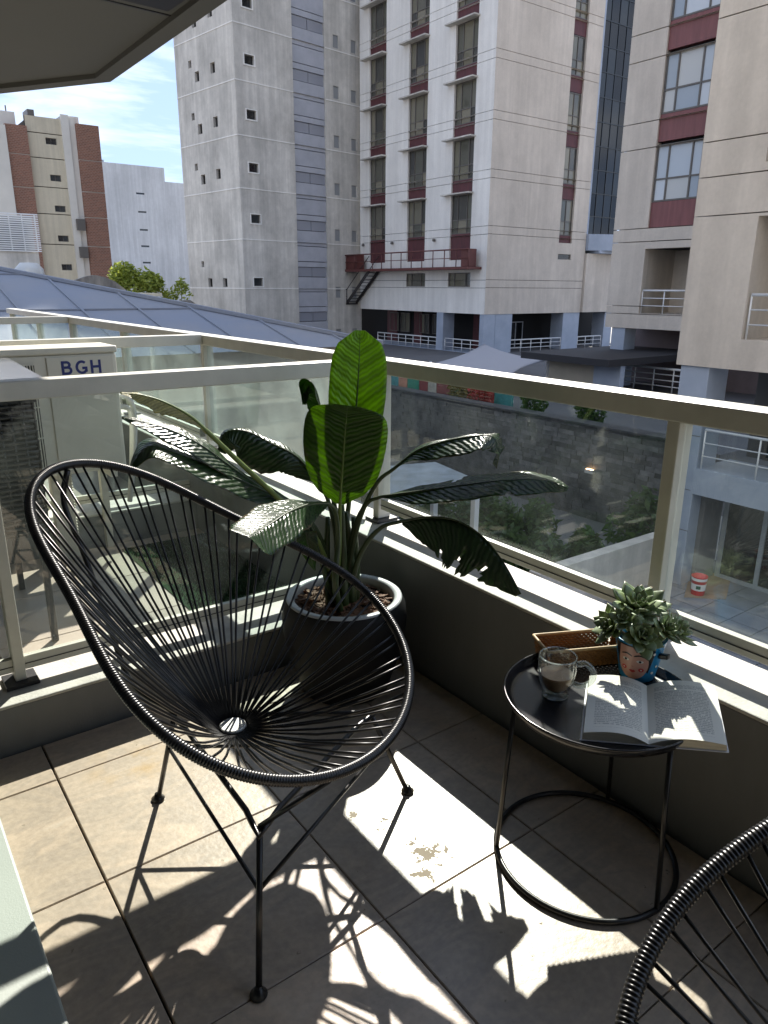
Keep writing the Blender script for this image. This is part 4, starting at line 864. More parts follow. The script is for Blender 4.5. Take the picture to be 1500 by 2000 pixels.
rail_bars(mid, FR, 2.3, 6.7, DZ, -1.5, .12, 2, 6); rail_bars(mid, FR, 8.3, 10.6, DZ, -1.5, .12, 2, 4)
wd_ = Face((32.2,33.15), (1,0), (0,-1)); window(mid, wd_, 1.7, 3.0, DZ, -.6, -.03, (.5,), (), mat('pale_door_frame', (.45,.47,.5), rough=.5), m_dpane)
FL.box(MB(), -.05, WL_, DZ-.5, DZ+.02, -.12, 2.0).build('slab_edge', m_blueg, mid)
# fire escape
fe = empty('fire_escape', (XM-.6,37,2.4), 'rust red steel catwalk and stair hung on the pale tower', 'fire escape')
cw = MB(); cw.box(XM-1.05, XM-.03, 31.05, 44.1, 2.38, 2.52); fe_u = lambda o: under(o, fe)
fe_u(cw.build('catwalk', m_rust))
FE = Face((XM-1.03,31.05), (0,1), (-1,0)); fe_u(rail_bars(None, FE, 0, 13.0, 2.52, 3.42, 0, 1, 14, .028, m_rust))
for y0, y1 in ((42.0,43.3), (31.2,31.8)): fe_u(MB().box(XM-.9, XM-.3, y0, y1, 2.53, 3.45).build('equipment_box', m_rust, bevel=.02))
s0, s1 = Vector((XM-.9,40.6,2.4)), Vector((XM-.9,43.2,.35)); stp = MB()
for sx_ in (0, .75): stp.bar(s0+Vector((sx_,0,0)), s1+Vector((sx_,0,0)), .03, .10); stp.tube([s0+Vector((sx_,0,.9)), s1+Vector((sx_,0,.9))], .025, 6)
fe_u(stp.build('stringer', m_stair))
for i in range(10): p_ = s0.lerp(s1, (i+.5)/10); fe_u(MB().box(p_.x, p_.x+.75, p_.y-.13, p_.y+.13, p_.z-.02, p_.z+.02).build('tread', m_stair))
fe_u(MB().box(XM-1.0, XM-.04, 43.1, 44.3, .26, .34).build('landing', m_stair)); FE2 = Face((XM-.98,43.1), (0,1), (-1,0)); fe_u(rail_bars(None, FE2, 0, 1.2, .34, 1.25, 0, 1, 3, .028, m_stair))

# ---- left concrete tower (turned about eight degrees) ----------------------
tw = empty('apartment_tower', (0,0,0), 'grey weathered concrete tower with tiny square windows and a blue-grey panel strip', 'building')
TC0 = Vector((20.5, 42.1)); au_ = R(82.3); uR = Vector((math.sin(au_), math.cos(au_))); uL = Vector((-uR.y, uR.x))
F1 = Face(TC0, uR, (uR.y, -uR.x)); F2 = Face(TC0, uL, (-uR.x, -uR.y)); TT = 34.5
def hit(F, x, y):                                        # photo point on a facade: distance along it and height
    d = ray(x, y); k = F.n.dot(F.o-Vector((0,0,0)))/F.n.dot(d); p = CAM+d*k; return F.u.dot(p-F.o), p.z
W1 = hit(F1, 706, 500)[0]; W2 = hit(F2, 356, 330)[0]
st_a = [hit(F1, x, y) for x, y in ((485,120),(490,225),(495,328),(501,425),(508,551),(514,641))]
jl = [4.08+2.8*k for k in range(-1, 12)]+[-2.2]
zc1 = [8.05+2.78*k for k in range(-1, 7)]+[1.75, -.85]
p0, p1 = hit(F1, 577, 330)[0], hit(F1, 637, 330)[0]; v0, v1 = hit(F1, 655, 270)[0], hit(F1, 690, 270)[0]
wa = hit(F1, 495, 328)[0]; zs1 = [st_a[2][1]+2.78*k for k in range(-1, 9)]+[st_a[4][1], st_a[5][1]]
h1 = [(wa-.33, wa+.33, z-.24, z+.24) for z in zs1]+[(p0, p1, GZ, TT-.5)]+[(v-.22, v+.22, z-.95, z-.25) for z in zs1 for v in (v0+.1, v1+.05)]
panels(tw, F1, W1, GZ, TT, jl, h1, m_conc); core(tw, F1, W1, GZ, TT, .30, W2-.3, m_hole)
for z in zs1:
    window(tw, F1, wa-.325, wa+.325, z-.235, z+.235, .16, (), (), m_frame, m_dpane, .03)
    fr_ = MB(); F1.box(fr_, wa-.40, wa+.40, z-.31, z-.245, -.05, .05); F1.box(fr_, wa-.40, wa+.40, z+.245, z+.29, -.05, .05); F1.box(fr_, wa+.335, wa+.40, z-.244, z+.244, -.05, .05); F1.box(fr_, wa-.40, wa-.335, z-.244, z+.244, -.05, .05); fr_.build('window_surround', m_conc2, tw)
    for v in (v0+.1, v1+.05): F1.box(MB(), v-.215, v+.215, z-.945, z-.255, .06, .28).build('vent', mat('vent_grey', (.25,.26,.27), rough=.6), tw)
z = GZ
k = 0
while z < TT-.6:
    zz = z+.93; kind = (k % 3 == 1)
    if kind:
        for a0, a1, mm in ((p0+.01, (p0+p1)/2-.02, m_blueg), ((p0+p1)/2+.02, p1-.01, m_blueg)): F1.box(MB(), a0, a1, z+.02, z+.58, .12, .28).build('strip_window', mat('strip_glass', (.27,.28,.32), rough=.15, spec=.6) if k == 1 else bpy.data.materials['strip_glass'], tw)
        F1.box(MB(), p0+.01, p1-.01, z+.61, zz-.02, .06, .28).build('strip_panel', m_strip, tw)
    else: F1.box(MB(), p0+.01, p1-.01, z+.02, zz-.02, .06, .28).build('strip_panel', m_strip, tw)
    z = zz; k += 1
for zj in jl:
    if zj < TT: F1.box(MB(), .0, p0-.02, zj-.03, zj+.03, -.025, .10).build('ledge', m_conc2, tw); F1.box(MB(), p1+.02, W1, zj-.03, zj+.03, -.025, .10).build('ledge', m_conc2, tw); F2.box(MB(), .026, W2, zj-.03, zj+.03, -.025, .10).build('ledge', m_conc2, tw)
pos2 = [hit(F2, x, y) for x, y in ((377,228),(391,252),(421,238))]
h2 = []
for kk in range(-1, 9):
    for (a, zz), sz in zip(pos2, (.17, .24, .24)): h2.append((a-sz, a+sz, zz+2.8*kk-sz*1.15, zz+2.8*kk+sz*1.15))
for x, y, sz in ((396,516,.16),(411,552,.24),(440,552,.24),(398,608,.24),(413,632,.24),(441,638,.24)): a, zz = hit(F2, x, y); h2.append((a-sz, a+sz, zz-sz*1.1, zz+sz*1.1))
panels(tw, F2, W2, GZ, TT, jl, h2, m_conc); core(tw, F2, W2, GZ, TT, .31, W1-.3, m_hole)
for a0, a1, z0, z1 in h2: window(tw, F2, a0+.01, a1-.01, z0+.01, z1-.01, .2, (), (), m_frame, m_dpane, .03)

# ---- dark curtain-wall tower between --------------------------------------
gt = empty('glass_tower', (0,0,0), 'narrow dark glass tower squeezed between the two pale apartment buildings', 'building')
FG = Face((40.25,33.6), (1,0), (0,-1)); FG.box(MB(), 0, .85, 4.56, 28, -.25, 4).build('side_pier', m_blueg, gt)
FG.box(MB(), .86, 4.2, 4.56, 28, .05, 4).build('tower_core', m_hole, gt)
for i in range(4):
    for j in range(16): FG.box(MB(), .9+i*.8, 1.66+i*.8, 4.6+j*1.4, 5.94+j*1.4, 0, .045).build('pane', m_cpane, gt)
mg_ = MB()
for i in range(5): FG.box(mg_, .85+i*.8, .90+i*.8, 4.56, 28, -.04, .049)
for j in range(17): FG.box(mg_, .86, 4.1, 4.53+j*1.4, 4.59+j*1.4, -.035, .048)
mg_.build('mullion_grid', mat('dark_mullion', (.02,.025,.03), rough=.4), gt)

# ---- right apartment building ----------------------------------------------
rb = empty('apartment_building', (0,0,0), 'warm grey apartment building with maroon spandrels and recessed balconies, nearest on the right', 'building')
XR, YR = 24.2, 18.45; FA = Face((XR,YR), (0,-1), (-1,0)); WA = 9.0; TR_ = 22
wy0, wy1 = YR-17.0, YR-15.2
ha = [(wy0, wy1, 3.5, 20), (wy0, wy1+.05, .55, 2.8)]
panels(rb, FA, WA, 0, TR_, [.52, 1.0-.2, 3.05, 3.9-.4, 6.15, 7.0, 8.95, 9.8, 11.75, 12.6], ha, m_conc3, gap=.03)
FA.box(MB(), .02, wy0-.02, 0, TR_, .3, 4).build('wall_core', m_conc3, rb); FA.box(MB(), wy1+.07, WA, 0, TR_, .3, 4).build('wall_core', m_conc3, rb); FA.box(MB(), wy0-.01, wy1+.06, 2.81, TR_, .31, 4).build('wall_core', m_hole, rb)
for k in range(0, 6):
    zb = 4.36+2.8*k
    window(rb, FA, wy0+.01, wy1-.01, zb, zb+1.84, .12, (.27,.77), (.40,), m_frame, m_skypane, .055)
    FA.box(MB(), wy0+.005, wy1-.005, zb-.86, zb-.01, .07, .28).build('spandrel', mat('faded_maroon', (.21,.075,.075), rough=.6, var=.25, vs=3, world=True, c2=(.15,.055,.055), stretch=(3,3,.3)) if k == 0 else bpy.data.materials['faded_maroon'], rb)
FA.box(MB(), wy0-.3, wy1+.4, .38, .549, .32, 2.2).build('loggia_floor', m_conc3, rb); FA.box(MB(), wy0-.3, wy1+.4, .55, 2.8, 1.9, 2.1).build('loggia_wall', m_conc3, rb)
FA.box(MB(), wy0-.15, wy0-.01, .55, 2.8, .3, 1.9).build('loggia_side', m_conc3, rb)
window(rb, FA, wy0+.75, wy1+.3, .56, 2.65, 1.86, (.12,.9), (), m_frame, m_pane); rail_bars(rb, FA, wy0+.02, wy1+.03, .55, 1.36, .1, 2, 3)
colm(XR+.05, XR+.75, 17.55, 18.15, DZ, -.004, rb); MB().box(XR+.05, XR+.6, 17.55, 18.15, GZ, DZ-.01).build('column', m_blueg, rb)
bw = Face((XR+2.2,YR), (0,-1), (-1,0)); bw.box(MB(), -.9, 9, DZ, -.01, 0, .3).build('back_wall', mat('mauve_wall', (.15,.115,.115), rough=.7, var=.15, vs=2, world=True), rb)
for a0 in (2.0, 3.35): window(rb, bw, a0, a0+.8, -1.2, -.35, -.04, (), (), m_frame, m_dpane)
rail_bars(rb, FA, -.05, 4.0, DZ-.0, -1.36, .0, 3, 6, .03)
# nearer wing
X2, Y2 = 13.3, 8.36; FW_ = Face((X2,Y2), (0,-1), (-1,0)); WW = 7.5
lo = Y2-7.13
hw = [(lo, 5.5, .55, 2.64), (lo-.02, 3.2, 3.5, 5.3), (lo, 3.2, 6.4, 8.2)]
panels(rb, FW_, WW, 0, TR_, [3.36, 3.95, 2.9-.2, 5.9, 6.35, 8.6, 9.1, 11.5], hw, m_conc3, gap=.02)
FW_.box(MB(), .02, lo-.03, 0, TR_, .3, 3).build('wall_core', m_conc3, rb); FW_.box(MB(), lo-.03, WW, 2.66, TR_, .31, 3).build('wall_core', m_hole, rb)
FW_.box(MB(), lo-.1, WW, .3, .549, .31, 2.6).build('loggia_floor', m_conc3, rb); FW_.box(MB(), lo-.1, WW, .55, 2.64, 1.8, 2.1).build('loggia_wall', m_conc3, rb)
window(rb, FW_, lo+.8, lo+2.4, .56, 2.5, 1.75, (.5,), (), m_frame, m_dpane); rail_bars(rb, FW_, lo+.05, 5.4, .55, 1.33, .08, 2, 6, .02)
window(rb, FW_, lo, 3.19, 3.51, 5.29, .12, (.3,.7), (.4,), m_frame, m_dpane)
colm(X2+.05, X2+.75, 7.68, 8.28, GZ+.002, -.004, rb)
sl_ = FW_.box(MB(), .63, WW, -2.5, -1.98, .04, 1.4).build('balcony_slab', m_blueg, rb); rail_bars(rb, FW_, .75, WW-.2, -1.98, -1.2, .1, 2, 7, .018)
for q_ in (-1.35, -2.45, -3.3): FW_.box(MB(), .075, .685, q_, q_+.012, .045, .05).build('column_joint', m_frame, rb)
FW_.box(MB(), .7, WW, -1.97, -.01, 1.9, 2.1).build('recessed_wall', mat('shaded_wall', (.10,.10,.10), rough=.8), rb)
for a0 in (1.1, 2.3, 3.5): window(rb, FW_, a0, a0+1.1, -1.96, -.2, 1.84, (.5,), (), m_frame, m_dpane)
FW_.box(MB(), .66, .78, GZ+.003, -2.51, .4, 1.1).build('side_wall', mat('grey_side_wall', (.16,.165,.175), rough=.7, var=.2, vs=2, world=True), rb)
FW_.box(MB(), .8, WW, GZ+.003, -2.51, 1.3, 1.5).build('ground_floor_back', m_hole, rb)
window(rb, FW_, .82, WW-.2, GZ+.01, -2.52, 1.15, (.135,.29,.52,.76), (), mat('grey_door_frame', (.34,.38,.42), rough=.45), m_dpane, .09)

# ---- patio beside it
pat = empty('patio', (13,6,GZ), kind='structure'); m_slate = mat('blue_slate', (.22,.24,.27), rough=.45, var=.2, vs=2.2, rnd=.08)
cm_ = MB().box(-.292,.292,-.292,.292,0,.016).mesh('paving_slab', m_slate)
for i in range(9):
    for j in range(11):
        o = bpy.data.objects.new('paving_slab', cm_); col.objects.link(o); o.parent = pat; o.location = (9.3+i*.6-13, 2.3+j*.6-6, .004); o.rotation_euler = (0,0,0)
bp_ = onZ(1362, 1160, GZ+.02); bu = empty('paint_bucket', bp_, 'red and white plastic paint bucket on the slate patio below', 'bucket')
m_rp = mat('red_plastic', (.55,.02,.03), rough=.35); m_wp = mat('white_plastic', (.75,.75,.74), rough=.4)
MB().lathe([(0,.0),(.125,.0),(.128,.01),(.15,.38),(.157,.385),(.157,.40),(.148,.40),(.128,.03),(0,.03)], seg=32).build('body', m_rp, bu, smooth=True)
MB().lathe([(.1355,.11),(.1435,.25)], seg=32).build('label_band', m_wp, bu, smooth=True); MB().lathe([(.1475,.315),(.151,.372)], seg=32).build('upper_band', m_wp, bu, smooth=True)
ta = math.atan2(-bp_.y, -bp_.x); tg = MB()
for i in range(7): pass
tg.add([(.1445*math.cos(ta+s), .1445*math.sin(ta+s), z_) for z_ in (.15,.22) for s in (-.3,-.1,.1,.3)], [(0,1,5,4),(1,2,6,5),(2,3,7,6)]); tg.build('label_print', mat('green_print', (.02,.09,.05), rough=.4), bu)
cb = [onZ(x, y, GZ+.03) for x, y in ((1336,1166),(1418,1170),(1428,1128),(1390,1118),(1345,1132))]
tag(MB().prism([(p.x,p.y) for p in cb], GZ+.0215, GZ+.028).build('cardboard_sheet', mat('cardboard', (.32,.24,.16), rough=.85, var=.2, vs=4)), 'tan cardboard sheet spread under the paint bucket', 'cardboard')
tag(MB().box(9.0,13.1,4.2,4.42,GZ+.002,GZ+.35).build('patio_kerb', m_conc, bevel=.01), 'low concrete kerb along the near edge of the slate patio', 'kerb')

# ---- stone wall of the sunken court ---------------------------------------
sw = empty('stone_wall', (15.6,15,GZ), 'long dark slate-clad garden wall at the back of the sunken court', 'wall')
MB().box(15.55, 15.88, 9.5, 30, GZ+.003, -2.02).build('wall_core', mat('dark_mortar', (.03,.03,.032), rough=.9), sw)
m_st = mat('dark_slate_stone', (.125,.122,.128), rough=.6, var=.6, vs=3.4, bump=.5, bs=25, rnd=.5, world=True, c2=(.035,.035,.04))
random.seed(31); stones = [MB().box(-.03, .03, -l/2+.006, l/2-.006, -.061, .061).mesh('stone', m_st) for l in (.28,.36,.44,.55)]; far = MB(); cnt = 0
for r in range(20):
    y = 9.5+random.uniform(0,.2)
    while y < 22:
        li = random.randrange(4); l = (.28,.36,.44,.55)[li]; z_ = GZ+.07+r*.126; x_ = 15.535+random.uniform(-.012,.012)
        if cnt < 290 and y < 15.6 and r > 5:
            o = bpy.data.objects.new('stone', stones[li]); col.objects.link(o); under(o, sw); o.location = (x_, y+l/2, z_); cnt += 1
        else: far.box(x_-.03, x_+.03, y+.006, y+l-.006, z_-.061, z_+.061)
        y += l
fo_ = far.build('stone_facing', m_st, sw); under(fo_, sw); fo_['kind'] = 'stuff'
for c_ in sw.children:
    if c_.name.startswith('wall_core'): under(c_, sw)
MB().box(15.45, 15.95, 9.45, 30, -2.018, -1.96).build('wall_cap', m_st, None); cp = bpy.data.objects['wall_cap']; under(cp, sw)
lp = onX(1154, 920, 15.49); wl = empty('wall_light', lp, 'small glowing uplight fixed to the dark slate wall', 'lamp')
MB().box(-.1, 0, -.13, .13, -.05, .05).build('housing', mat('lamp_grey', (.4,.4,.4), rough=.4), wl)
me_, t2_, b2_, o2_ = new('warm_bulb'); b2_.inputs['Emission Color'].default_value = (1,.55,.25,1); b2_.inputs['Emission Strength'].default_value = 6
MB().box(-.085, -.015, -.1, .1, .051, .06).build('bulb', me_, wl)
# ---- greenery helpers -------------------------------------------------------
def foliage(mb, c, rad, n, size, rng, gap=.25):
    for i in range(n):
        while True:
            v = Vector((rng.uniform(-1,1), rng.uniform(-1,1), rng.uniform(-1,1)))
            if v.length < 1 and v.length > .25: break
        p = Vector(c)+Vector((v.x*rad[0], v.y*rad[1], v.z*rad[2]))
        if noise.noise(p*(1.6/max(rad)*1.5)+Vector((7,3,1))) < -gap: continue
        d1 = Vector((rng.gauss(0,1), rng.gauss(0,1), rng.gauss(0,.6))).normalized(); d2 = d1.cross(Vector((rng.gauss(0,1), rng.gauss(0,1), rng.gauss(0,1)))).normalized(); s = size*rng.uniform(.6,1.3)
        mb.add([p-d1*s, p+d2*s*.4, p+d1*s, p-d2*s*.4], [(0,1,2,3)])
def fol_mat(name, a, b):
    m, t, bs_, o = new(name); L = t.links.new; g = nodes(t, 'ShaderNodeNewGeometry'); n = nodes(t, 'ShaderNodeTexNoise', Scale=9., Detail=2); L(g.outputs['Position'], n.inputs[0])
    r = nodes(t, 'ShaderNodeValToRGB'); r.color_ramp.elements[0].position = .35; r.color_ramp.elements[1].position = .65; r.color_ramp.elements[0].color = (*a,1); r.color_ramp.elements[1].color = (*b,1); L(n.outputs[0], r.inputs[0]); L(r.outputs[0], bs_.inputs['Base Color']); bs_.inputs['Roughness'].default_value = .55
    ts = nodes(t, 'ShaderNodeBsdfTranslucent'); L(r.outputs[0], ts.inputs[0]); ms = nodes(t, 'ShaderNodeMixShader'); ms.inputs[0].default_value = .45; L(bs_.outputs[0], ms.inputs[1]); L(ts.outputs[0], ms.inputs[2]); L(ms.outputs[0], o.inputs[0]); return m
m_fy = fol_mat('lime_leaves', (.16,.22,.035), (.42,.46,.08)); m_fg = fol_mat('shrub_leaves', (.02,.05,.012), (.06,.12,.025)); m_trunk = mat('bark', (.09,.07,.05), rough=.9, var=.3, vs=12)
def tree(name, label, cat, base, parts, n, size, m, trunk_r, group=None, seed=1):
    rng = random.Random(seed); e = empty(name, base, label, cat, group); mb = MB(); tk = MB(); b0 = Vector((0,0,0))
    for c, rad in parts:
        foliage(mb, c, rad, n, size, rng); tk.tube(smooth_path([b0, Vector(c)*.5+Vector((rng.uniform(-.1,.1),0,0)), Vector(c)], 7), [trunk_r*(1-.12*i) for i in range(7)], 6)
    mb.build('crown', m, e); tk.build('trunk', m_trunk, e, smooth=True); return e
# courtyard planting and furniture
for i, (x, y, s, lab) in enumerate(((900,1045,1.0,'leafy shrub at the near end of the sunken bed'), (945,1025,1.1,'bushy dark shrub against the slate wall, left of the benches'), (1000,1085,.8,'low shrub between the benches and the low wall'), (1140,1070,.75,'small pale shrub beside the right end of the benches'), (1262,1035,1.2,'green shrub growing at the right end of the slate wall'), (860,1010,1.2,'large shrub just behind the drooping torn leaf'), (985,1035,1.0,'dark shrub filling the middle of the sunken bed'), (1060,1095,.9,'spreading shrub before the low concrete wall'), (930,1085,.9,'nearest dark shrub above the bottom rail of the glass'), (1050,1020,.9,'shrub at the foot of the slate wall behind the benches'))):
    p = onZ(x, y+45, GZ+.02); rng = random.Random(i)
    tree('shrub', lab, 'shrub', p, [((0,0,.55*s), (.55*s,.55*s,.5*s)), ((.3*s,.3*s,.8*s), (.4*s,.4*s,.4*s)), ((-.4*s,.2*s,.45*s), (.45*s,.45*s,.4*s))], 260, .13, m_fg, .03, 'courtyard shrubs', i)
bed = [onZ(x, y, GZ+.01) for x, y in ((840,1010),(1140,1090),(1080,1150),(760,1090))]
m_gr = fol_mat('ground_cover', (.02,.045,.012), (.05,.10,.02)); gb = MB(); rng = random.Random(4)
for i in range(5000):
    a_, b_2 = rng.random(), rng.random(); p = bed[0].lerp(bed[1], a_).lerp(bed[3].lerp(bed[2], a_), b_2); h_ = rng.uniform(.06,.2); an = rng.uniform(0,6.28)
    gb.add([(p.x-.02*math.cos(an), p.y-.02*math.sin(an), GZ+.004), (p.x+.02*math.cos(an), p.y+.02*math.sin(an), GZ+.004), (p.x+rng.uniform(-.08,.08), p.y+rng.uniform(-.08,.08), GZ+h_)], [(0,1,2)])
gb.add([(p.x, p.y, GZ+.006) for p in bed], [(0,1,2,3)])
tag(gb.build('ground_cover', m_gr), 'low green ground cover in the sunken court bed', 'ground cover', kind='stuff')
m_bench = mat('pale_bench_stone', (.42,.40,.34), rough=.7, var=.15, vs=4)
for i, (qs, lab) in enumerate(((((893,1046),(918,1054),(962,1042),(945,1032)), 'upper pale stone bench in the sunken court'), (((944,1066),(966,1072),(1018,1058),(1000,1052)), 'lower pale stone bench in the sunken court, nearer the low wall'))):
    P = [onZ(x+60, y+5, GZ+.45) for x, y in qs]; c = sum(P, Vector())/4; e = empty('stone_bench', (c.x, c.y, GZ), lab, 'bench', 'court benches')
    MB().prism([(p.x-c.x, p.y-c.y) for p in P], .36, .45).build('seat', m_bench, e, bevel=.01)
    for s in (.25, .75):
        a_ = P[0].lerp(P[3], s).lerp(P[1].lerp(P[2], s), .5)-c; MB().box(a_.x-.1, a_.x+.1, a_.y-.12, a_.y+.12, .001, .359).build('leg', m_bench, e)
lw_ = onZ(1180, 1082, GZ+1.05); tag(MB().box(9.4, 15.4, lw_.y, lw_.y+.25, GZ+.003, GZ+1.05).build('low_wall', m_conc, bevel=.01), 'low grey concrete wall crossing the sunken court', 'wall')
cq = [onZ(x, y, GZ+1.6) for x, y in ((735,968),(755,912),(850,903),(928,934),(1000,975))]
cq = [onZ(730,968,GZ+2.3), onZ(930,936,GZ+2.3), onZ(850,902,GZ+2.3), onZ(700,915,GZ+2.3)]
cn = empty('canopy', (cq[1].x, cq[1].y, GZ), 'flat blue-grey glazed canopy roof down in the court behind the planter leaves', 'canopy')
o = MB().prism([(p.x, p.y) for p in cq], GZ+2.2, GZ+2.3).build('canopy_roof', mat('wet_roof', (.30,.36,.42), rough=.22, var=.3, vs=2, world=True)); under(o, cn)
for p in cq: o = MB().box(p.x-.06, p.x+.06, p.y-.06, p.y+.06, GZ+.002, GZ+2.199).build('post', m_rail); under(o, cn)
# painted fence on the podium
fx = 16.6; pf = empty('painted_fence', (fx, 20, DZ), 'brightly painted mural fence along the podium above the slate wall', 'fence')
cols_ = [((.06,.22,.22),'teal'),((.42,.20,.13),'clay'),((.03,.2,.13),'green'),((.2,.04,.04),'red'),((.35,.33,.28),'cream'),((.16,.03,.03),'wine'),((.04,.16,.09),'leaf'),((.5,.28,.02),'ochre'),((.35,.03,.03),'scarlet'),((.04,.2,.2),'sea')]
xs_ = [752,778,795,818,835,852,880,905,935,965,1000]
for i in range(10):
    a_, b_2 = onX(xs_[i], 775, fx).y, onX(xs_[i+1], 775, fx).y
    o = MB().box(fx, fx+.08, min(a_,b_2)+.01, max(a_,b_2)-.01, DZ+.001, -1.28).build('fence_panel', mat('mural_'+cols_[i][1], cols_[i][0], rough=.6, var=.3, vs=5)); under(o, pf)
for i, (x, y, m_, lab) in enumerate(((895,770,fol_mat('spiky_leaves', (.12,.10,.02), (.30,.24,.05)),'yellowing spiky plant in front of the mural fence'), (935,768,fol_mat('red_petals', (.3,.02,.02), (.5,.05,.04)),'red flowering bush in front of the mural fence'), (1040,790,m_fg,'green bush right of the mural fence'), (1150,800,m_fg,'row-end green bush near the blue column'))):
    p = onX(x, y, 16.3); p.z = DZ; tree('flowering_bush' if i == 1 else 'bush', lab, 'bush', p, [((0,0,.35), (.2,.55,.38))], 420, .10, m_, .03, 'podium bushes', 40+i)
# shade sail
def sail(c, n=16, sag=.16):
    mb = MB(); P = [Vector(p) for p in c]; ctr = sum(P, Vector())/4
    for j in range(n+1):
        for i in range(n+1):
            u_, v_ = i/n, j/n; p = P[0].lerp(P[1], u_).lerp(P[3].lerp(P[2], u_), v_)
            e_ = 4*max(u_*(1-u_)*(abs(v_-.5)*2)**3, v_*(1-v_)*(abs(u_-.5)*2)**3); mb.v.append(tuple(p.lerp(ctr, sag*e_)))
    for j in range(n):
        for i in range(n): a_ = j*(n+1)+i; mb.f.append((a_, a_+1, a_+n+2, a_+n+1))
    return mb
sc4 = [onX(946,672,27.5), onX(1066,704,21.5), onX(985,748,18.5), onX(838,712,22.5)]
ss = empty('shade_sail', (21.5, sc4[1].y, DZ), 'pale grey shade sail stretched above the podium', 'sail')
under(sail(sc4).build('sail_cloth', mat('sail_cloth', (.33,.33,.36), rough=.8), smooth=True, solid=.01), ss)
for p in (sc4[1], sc4[2], sc4[3]): under(MB().tube([(p.x+.05, p.y-.05, DZ), (p.x+.05, p.y-.05, p.z+.15)], .06, 10).build('mast', m_rail), ss)
cp1 = [onX(1062,738,20.5), onX(1196,712,20.5)]
dr = empty('flat_roof_shelter', (22,(cp1[0].y+cp1[1].y)/2,DZ), 'dark flat roofed shelter between the shade sail and the right building', 'shelter')
yA, yB = cp1[1].y, cp1[0].y; under(MB().box(20.3, 27, yA, yB+1.0, -1.05, -.82).build('shelter_roof', mat('bitumen_roof', (.018,.018,.022), rough=.7)), dr)
under(MB().box(21.2, 21.4, yA+1.2, yB+.4, DZ+.001, -1.051).build('shelter_wall', mat('beige_wall', (.42,.38,.31), rough=.8, var=.1, vs=2)), dr); under(MB().box(21.1, 21.35, yA+.1, yA+1.19, DZ+.001, -1.051).build('end_wall', m_blueg), dr)

# ---- metal hip roof beyond the terraces ------------------------------------
hr_ = empty('metal_roof_house', (0,18,GZ), 'house with a blue-grey standing seam metal hip roof behind the terraces', 'house')
x0, x1, y0, y1, ze, sl2 = -16., 7.9, 10.75, 27.5, .44, .24; hd_ = (y1-y0)/2; zr = ze+hd_*sl2
m_roof = mat('zinc_sheet', (.225,.24,.275), rough=.7, metal=.0, spec=.2, var=.12, vs=.7, world=True, c2=(.19,.22,.285))
rf = MB().add([(x0,y0,ze),(x1,y0,ze),(x1,y1,ze),(x0,y1,ze),(x0+hd_,y0+hd_,zr),(x1-hd_,y0+hd_,zr)], [(0,1,5,4),(1,2,5),(2,3,4,5),(3,0,4)]).build('roof', m_roof); under(rf, hr_)
sm = MB()
for i in range(26):
    xx = x1-.7-i*.95; rise = min(hd_, x1-xx, xx-x0)
    if rise > .1: sm.bar((xx,y0,ze+.012), (xx,y0+rise,ze+rise*sl2+.012), .016, .018)
for k in range(1, 4):
    d = k*2.4; sm.bar((x0+d, y0+d, ze+d*sl2+.012), (x1-d, y0+d, ze+d*sl2+.012), .022, .012)
sm.bar((x1,y0,ze+.03), (x1-hd_,y0+hd_,zr+.03), .07, .03)
o = sm.build('roof_seam', m_roof); o.parent = rf
under(MB().box(x0+.5, x1-.4, y0+.4, y1-.4, GZ+.003, ze-.02).build('wall', m_conc3), hr_)
tv = onY(58, 533, 21); under(MB().lathe([(.0,.45),(.2,.44),(.34,.3),(.36,.12),(.3,.0),(.24,-.1),(.24,-1.2)], (tv.x, tv.y, tv.z-.2), 16).build('roof_ventilator', mat('galvanised', (.5,.5,.48), rough=.4, metal=.3), smooth=True), hr_)

# ---- far left: brick and cream block, white block, old yard ---------------
fb = empty('apartment_block', (0,0,0), 'cream apartment block with brown brick strips behind the metal roof', 'building')
m_cream = concrete('cream_render', (.80,.715,.545), .84, .18, .3); m_crw = mat('off_white_render', (.66,.63,.57), rough=.85, var=.12, vs=.4, world=True)
m_brick, t3, b3, o3 = new('brown_brick'); bt = nodes(t3, 'ShaderNodeTexBrick', Scale=2.2); bt.inputs['Color1'].default_value = (.26,.115,.075,1); bt.inputs['Color2'].default_value = (.18,.08,.055,1); bt.inputs['Mortar'].default_value = (.30,.21,.16,1); bt.inputs['Mortar Size'].default_value = .03
g3 = nodes(t3, 'ShaderNodeNewGeometry'); s3 = nodes(t3, 'ShaderNodeSeparateXYZ'); c3 = nodes(t3, 'ShaderNodeCombineXYZ'); t3.links.new(g3.outputs['Position'], s3.inputs[0]); t3.links.new(s3.outputs[0], c3.inputs[0]); t3.links.new(s3.outputs[2], c3.inputs[1]); t3.links.new(c3.outputs[0], bt.inputs[0]); t3.links.new(bt.outputs[0], b3.inputs['Base Color']); b3.inputs['Roughness'].default_value = .9
YB = 62.0
def bx(x, y=330): return onY(x, y, YB).x
def bz(y, x=100): return onY(x, y, YB).z
FC = Face((bx(60),YB), (1,0), (0,-1)); WC = bx(143)-bx(60); zw = [bz(y, x)for x, y in ((100,276),(109,348),(118,408),(124,466),(131,522))]
hc = []
for (x, y) in ((100,276),(109,348),(118,408),(124,466),(131,522)): p = onY(x, y, YB); hc.append((p.x-FC.o.x-.38, p.x-FC.o.x+.38, p.z-.22, p.z+.22))
ztop = bz(232, 110)
panels(fb, FC, WC, GZ, ztop, [bz(y, 100) for y in (262,310,366,418,477)], hc, m_cream, gap=.06); core(fb, FC, WC, GZ, ztop, .3, 9, m_hole)
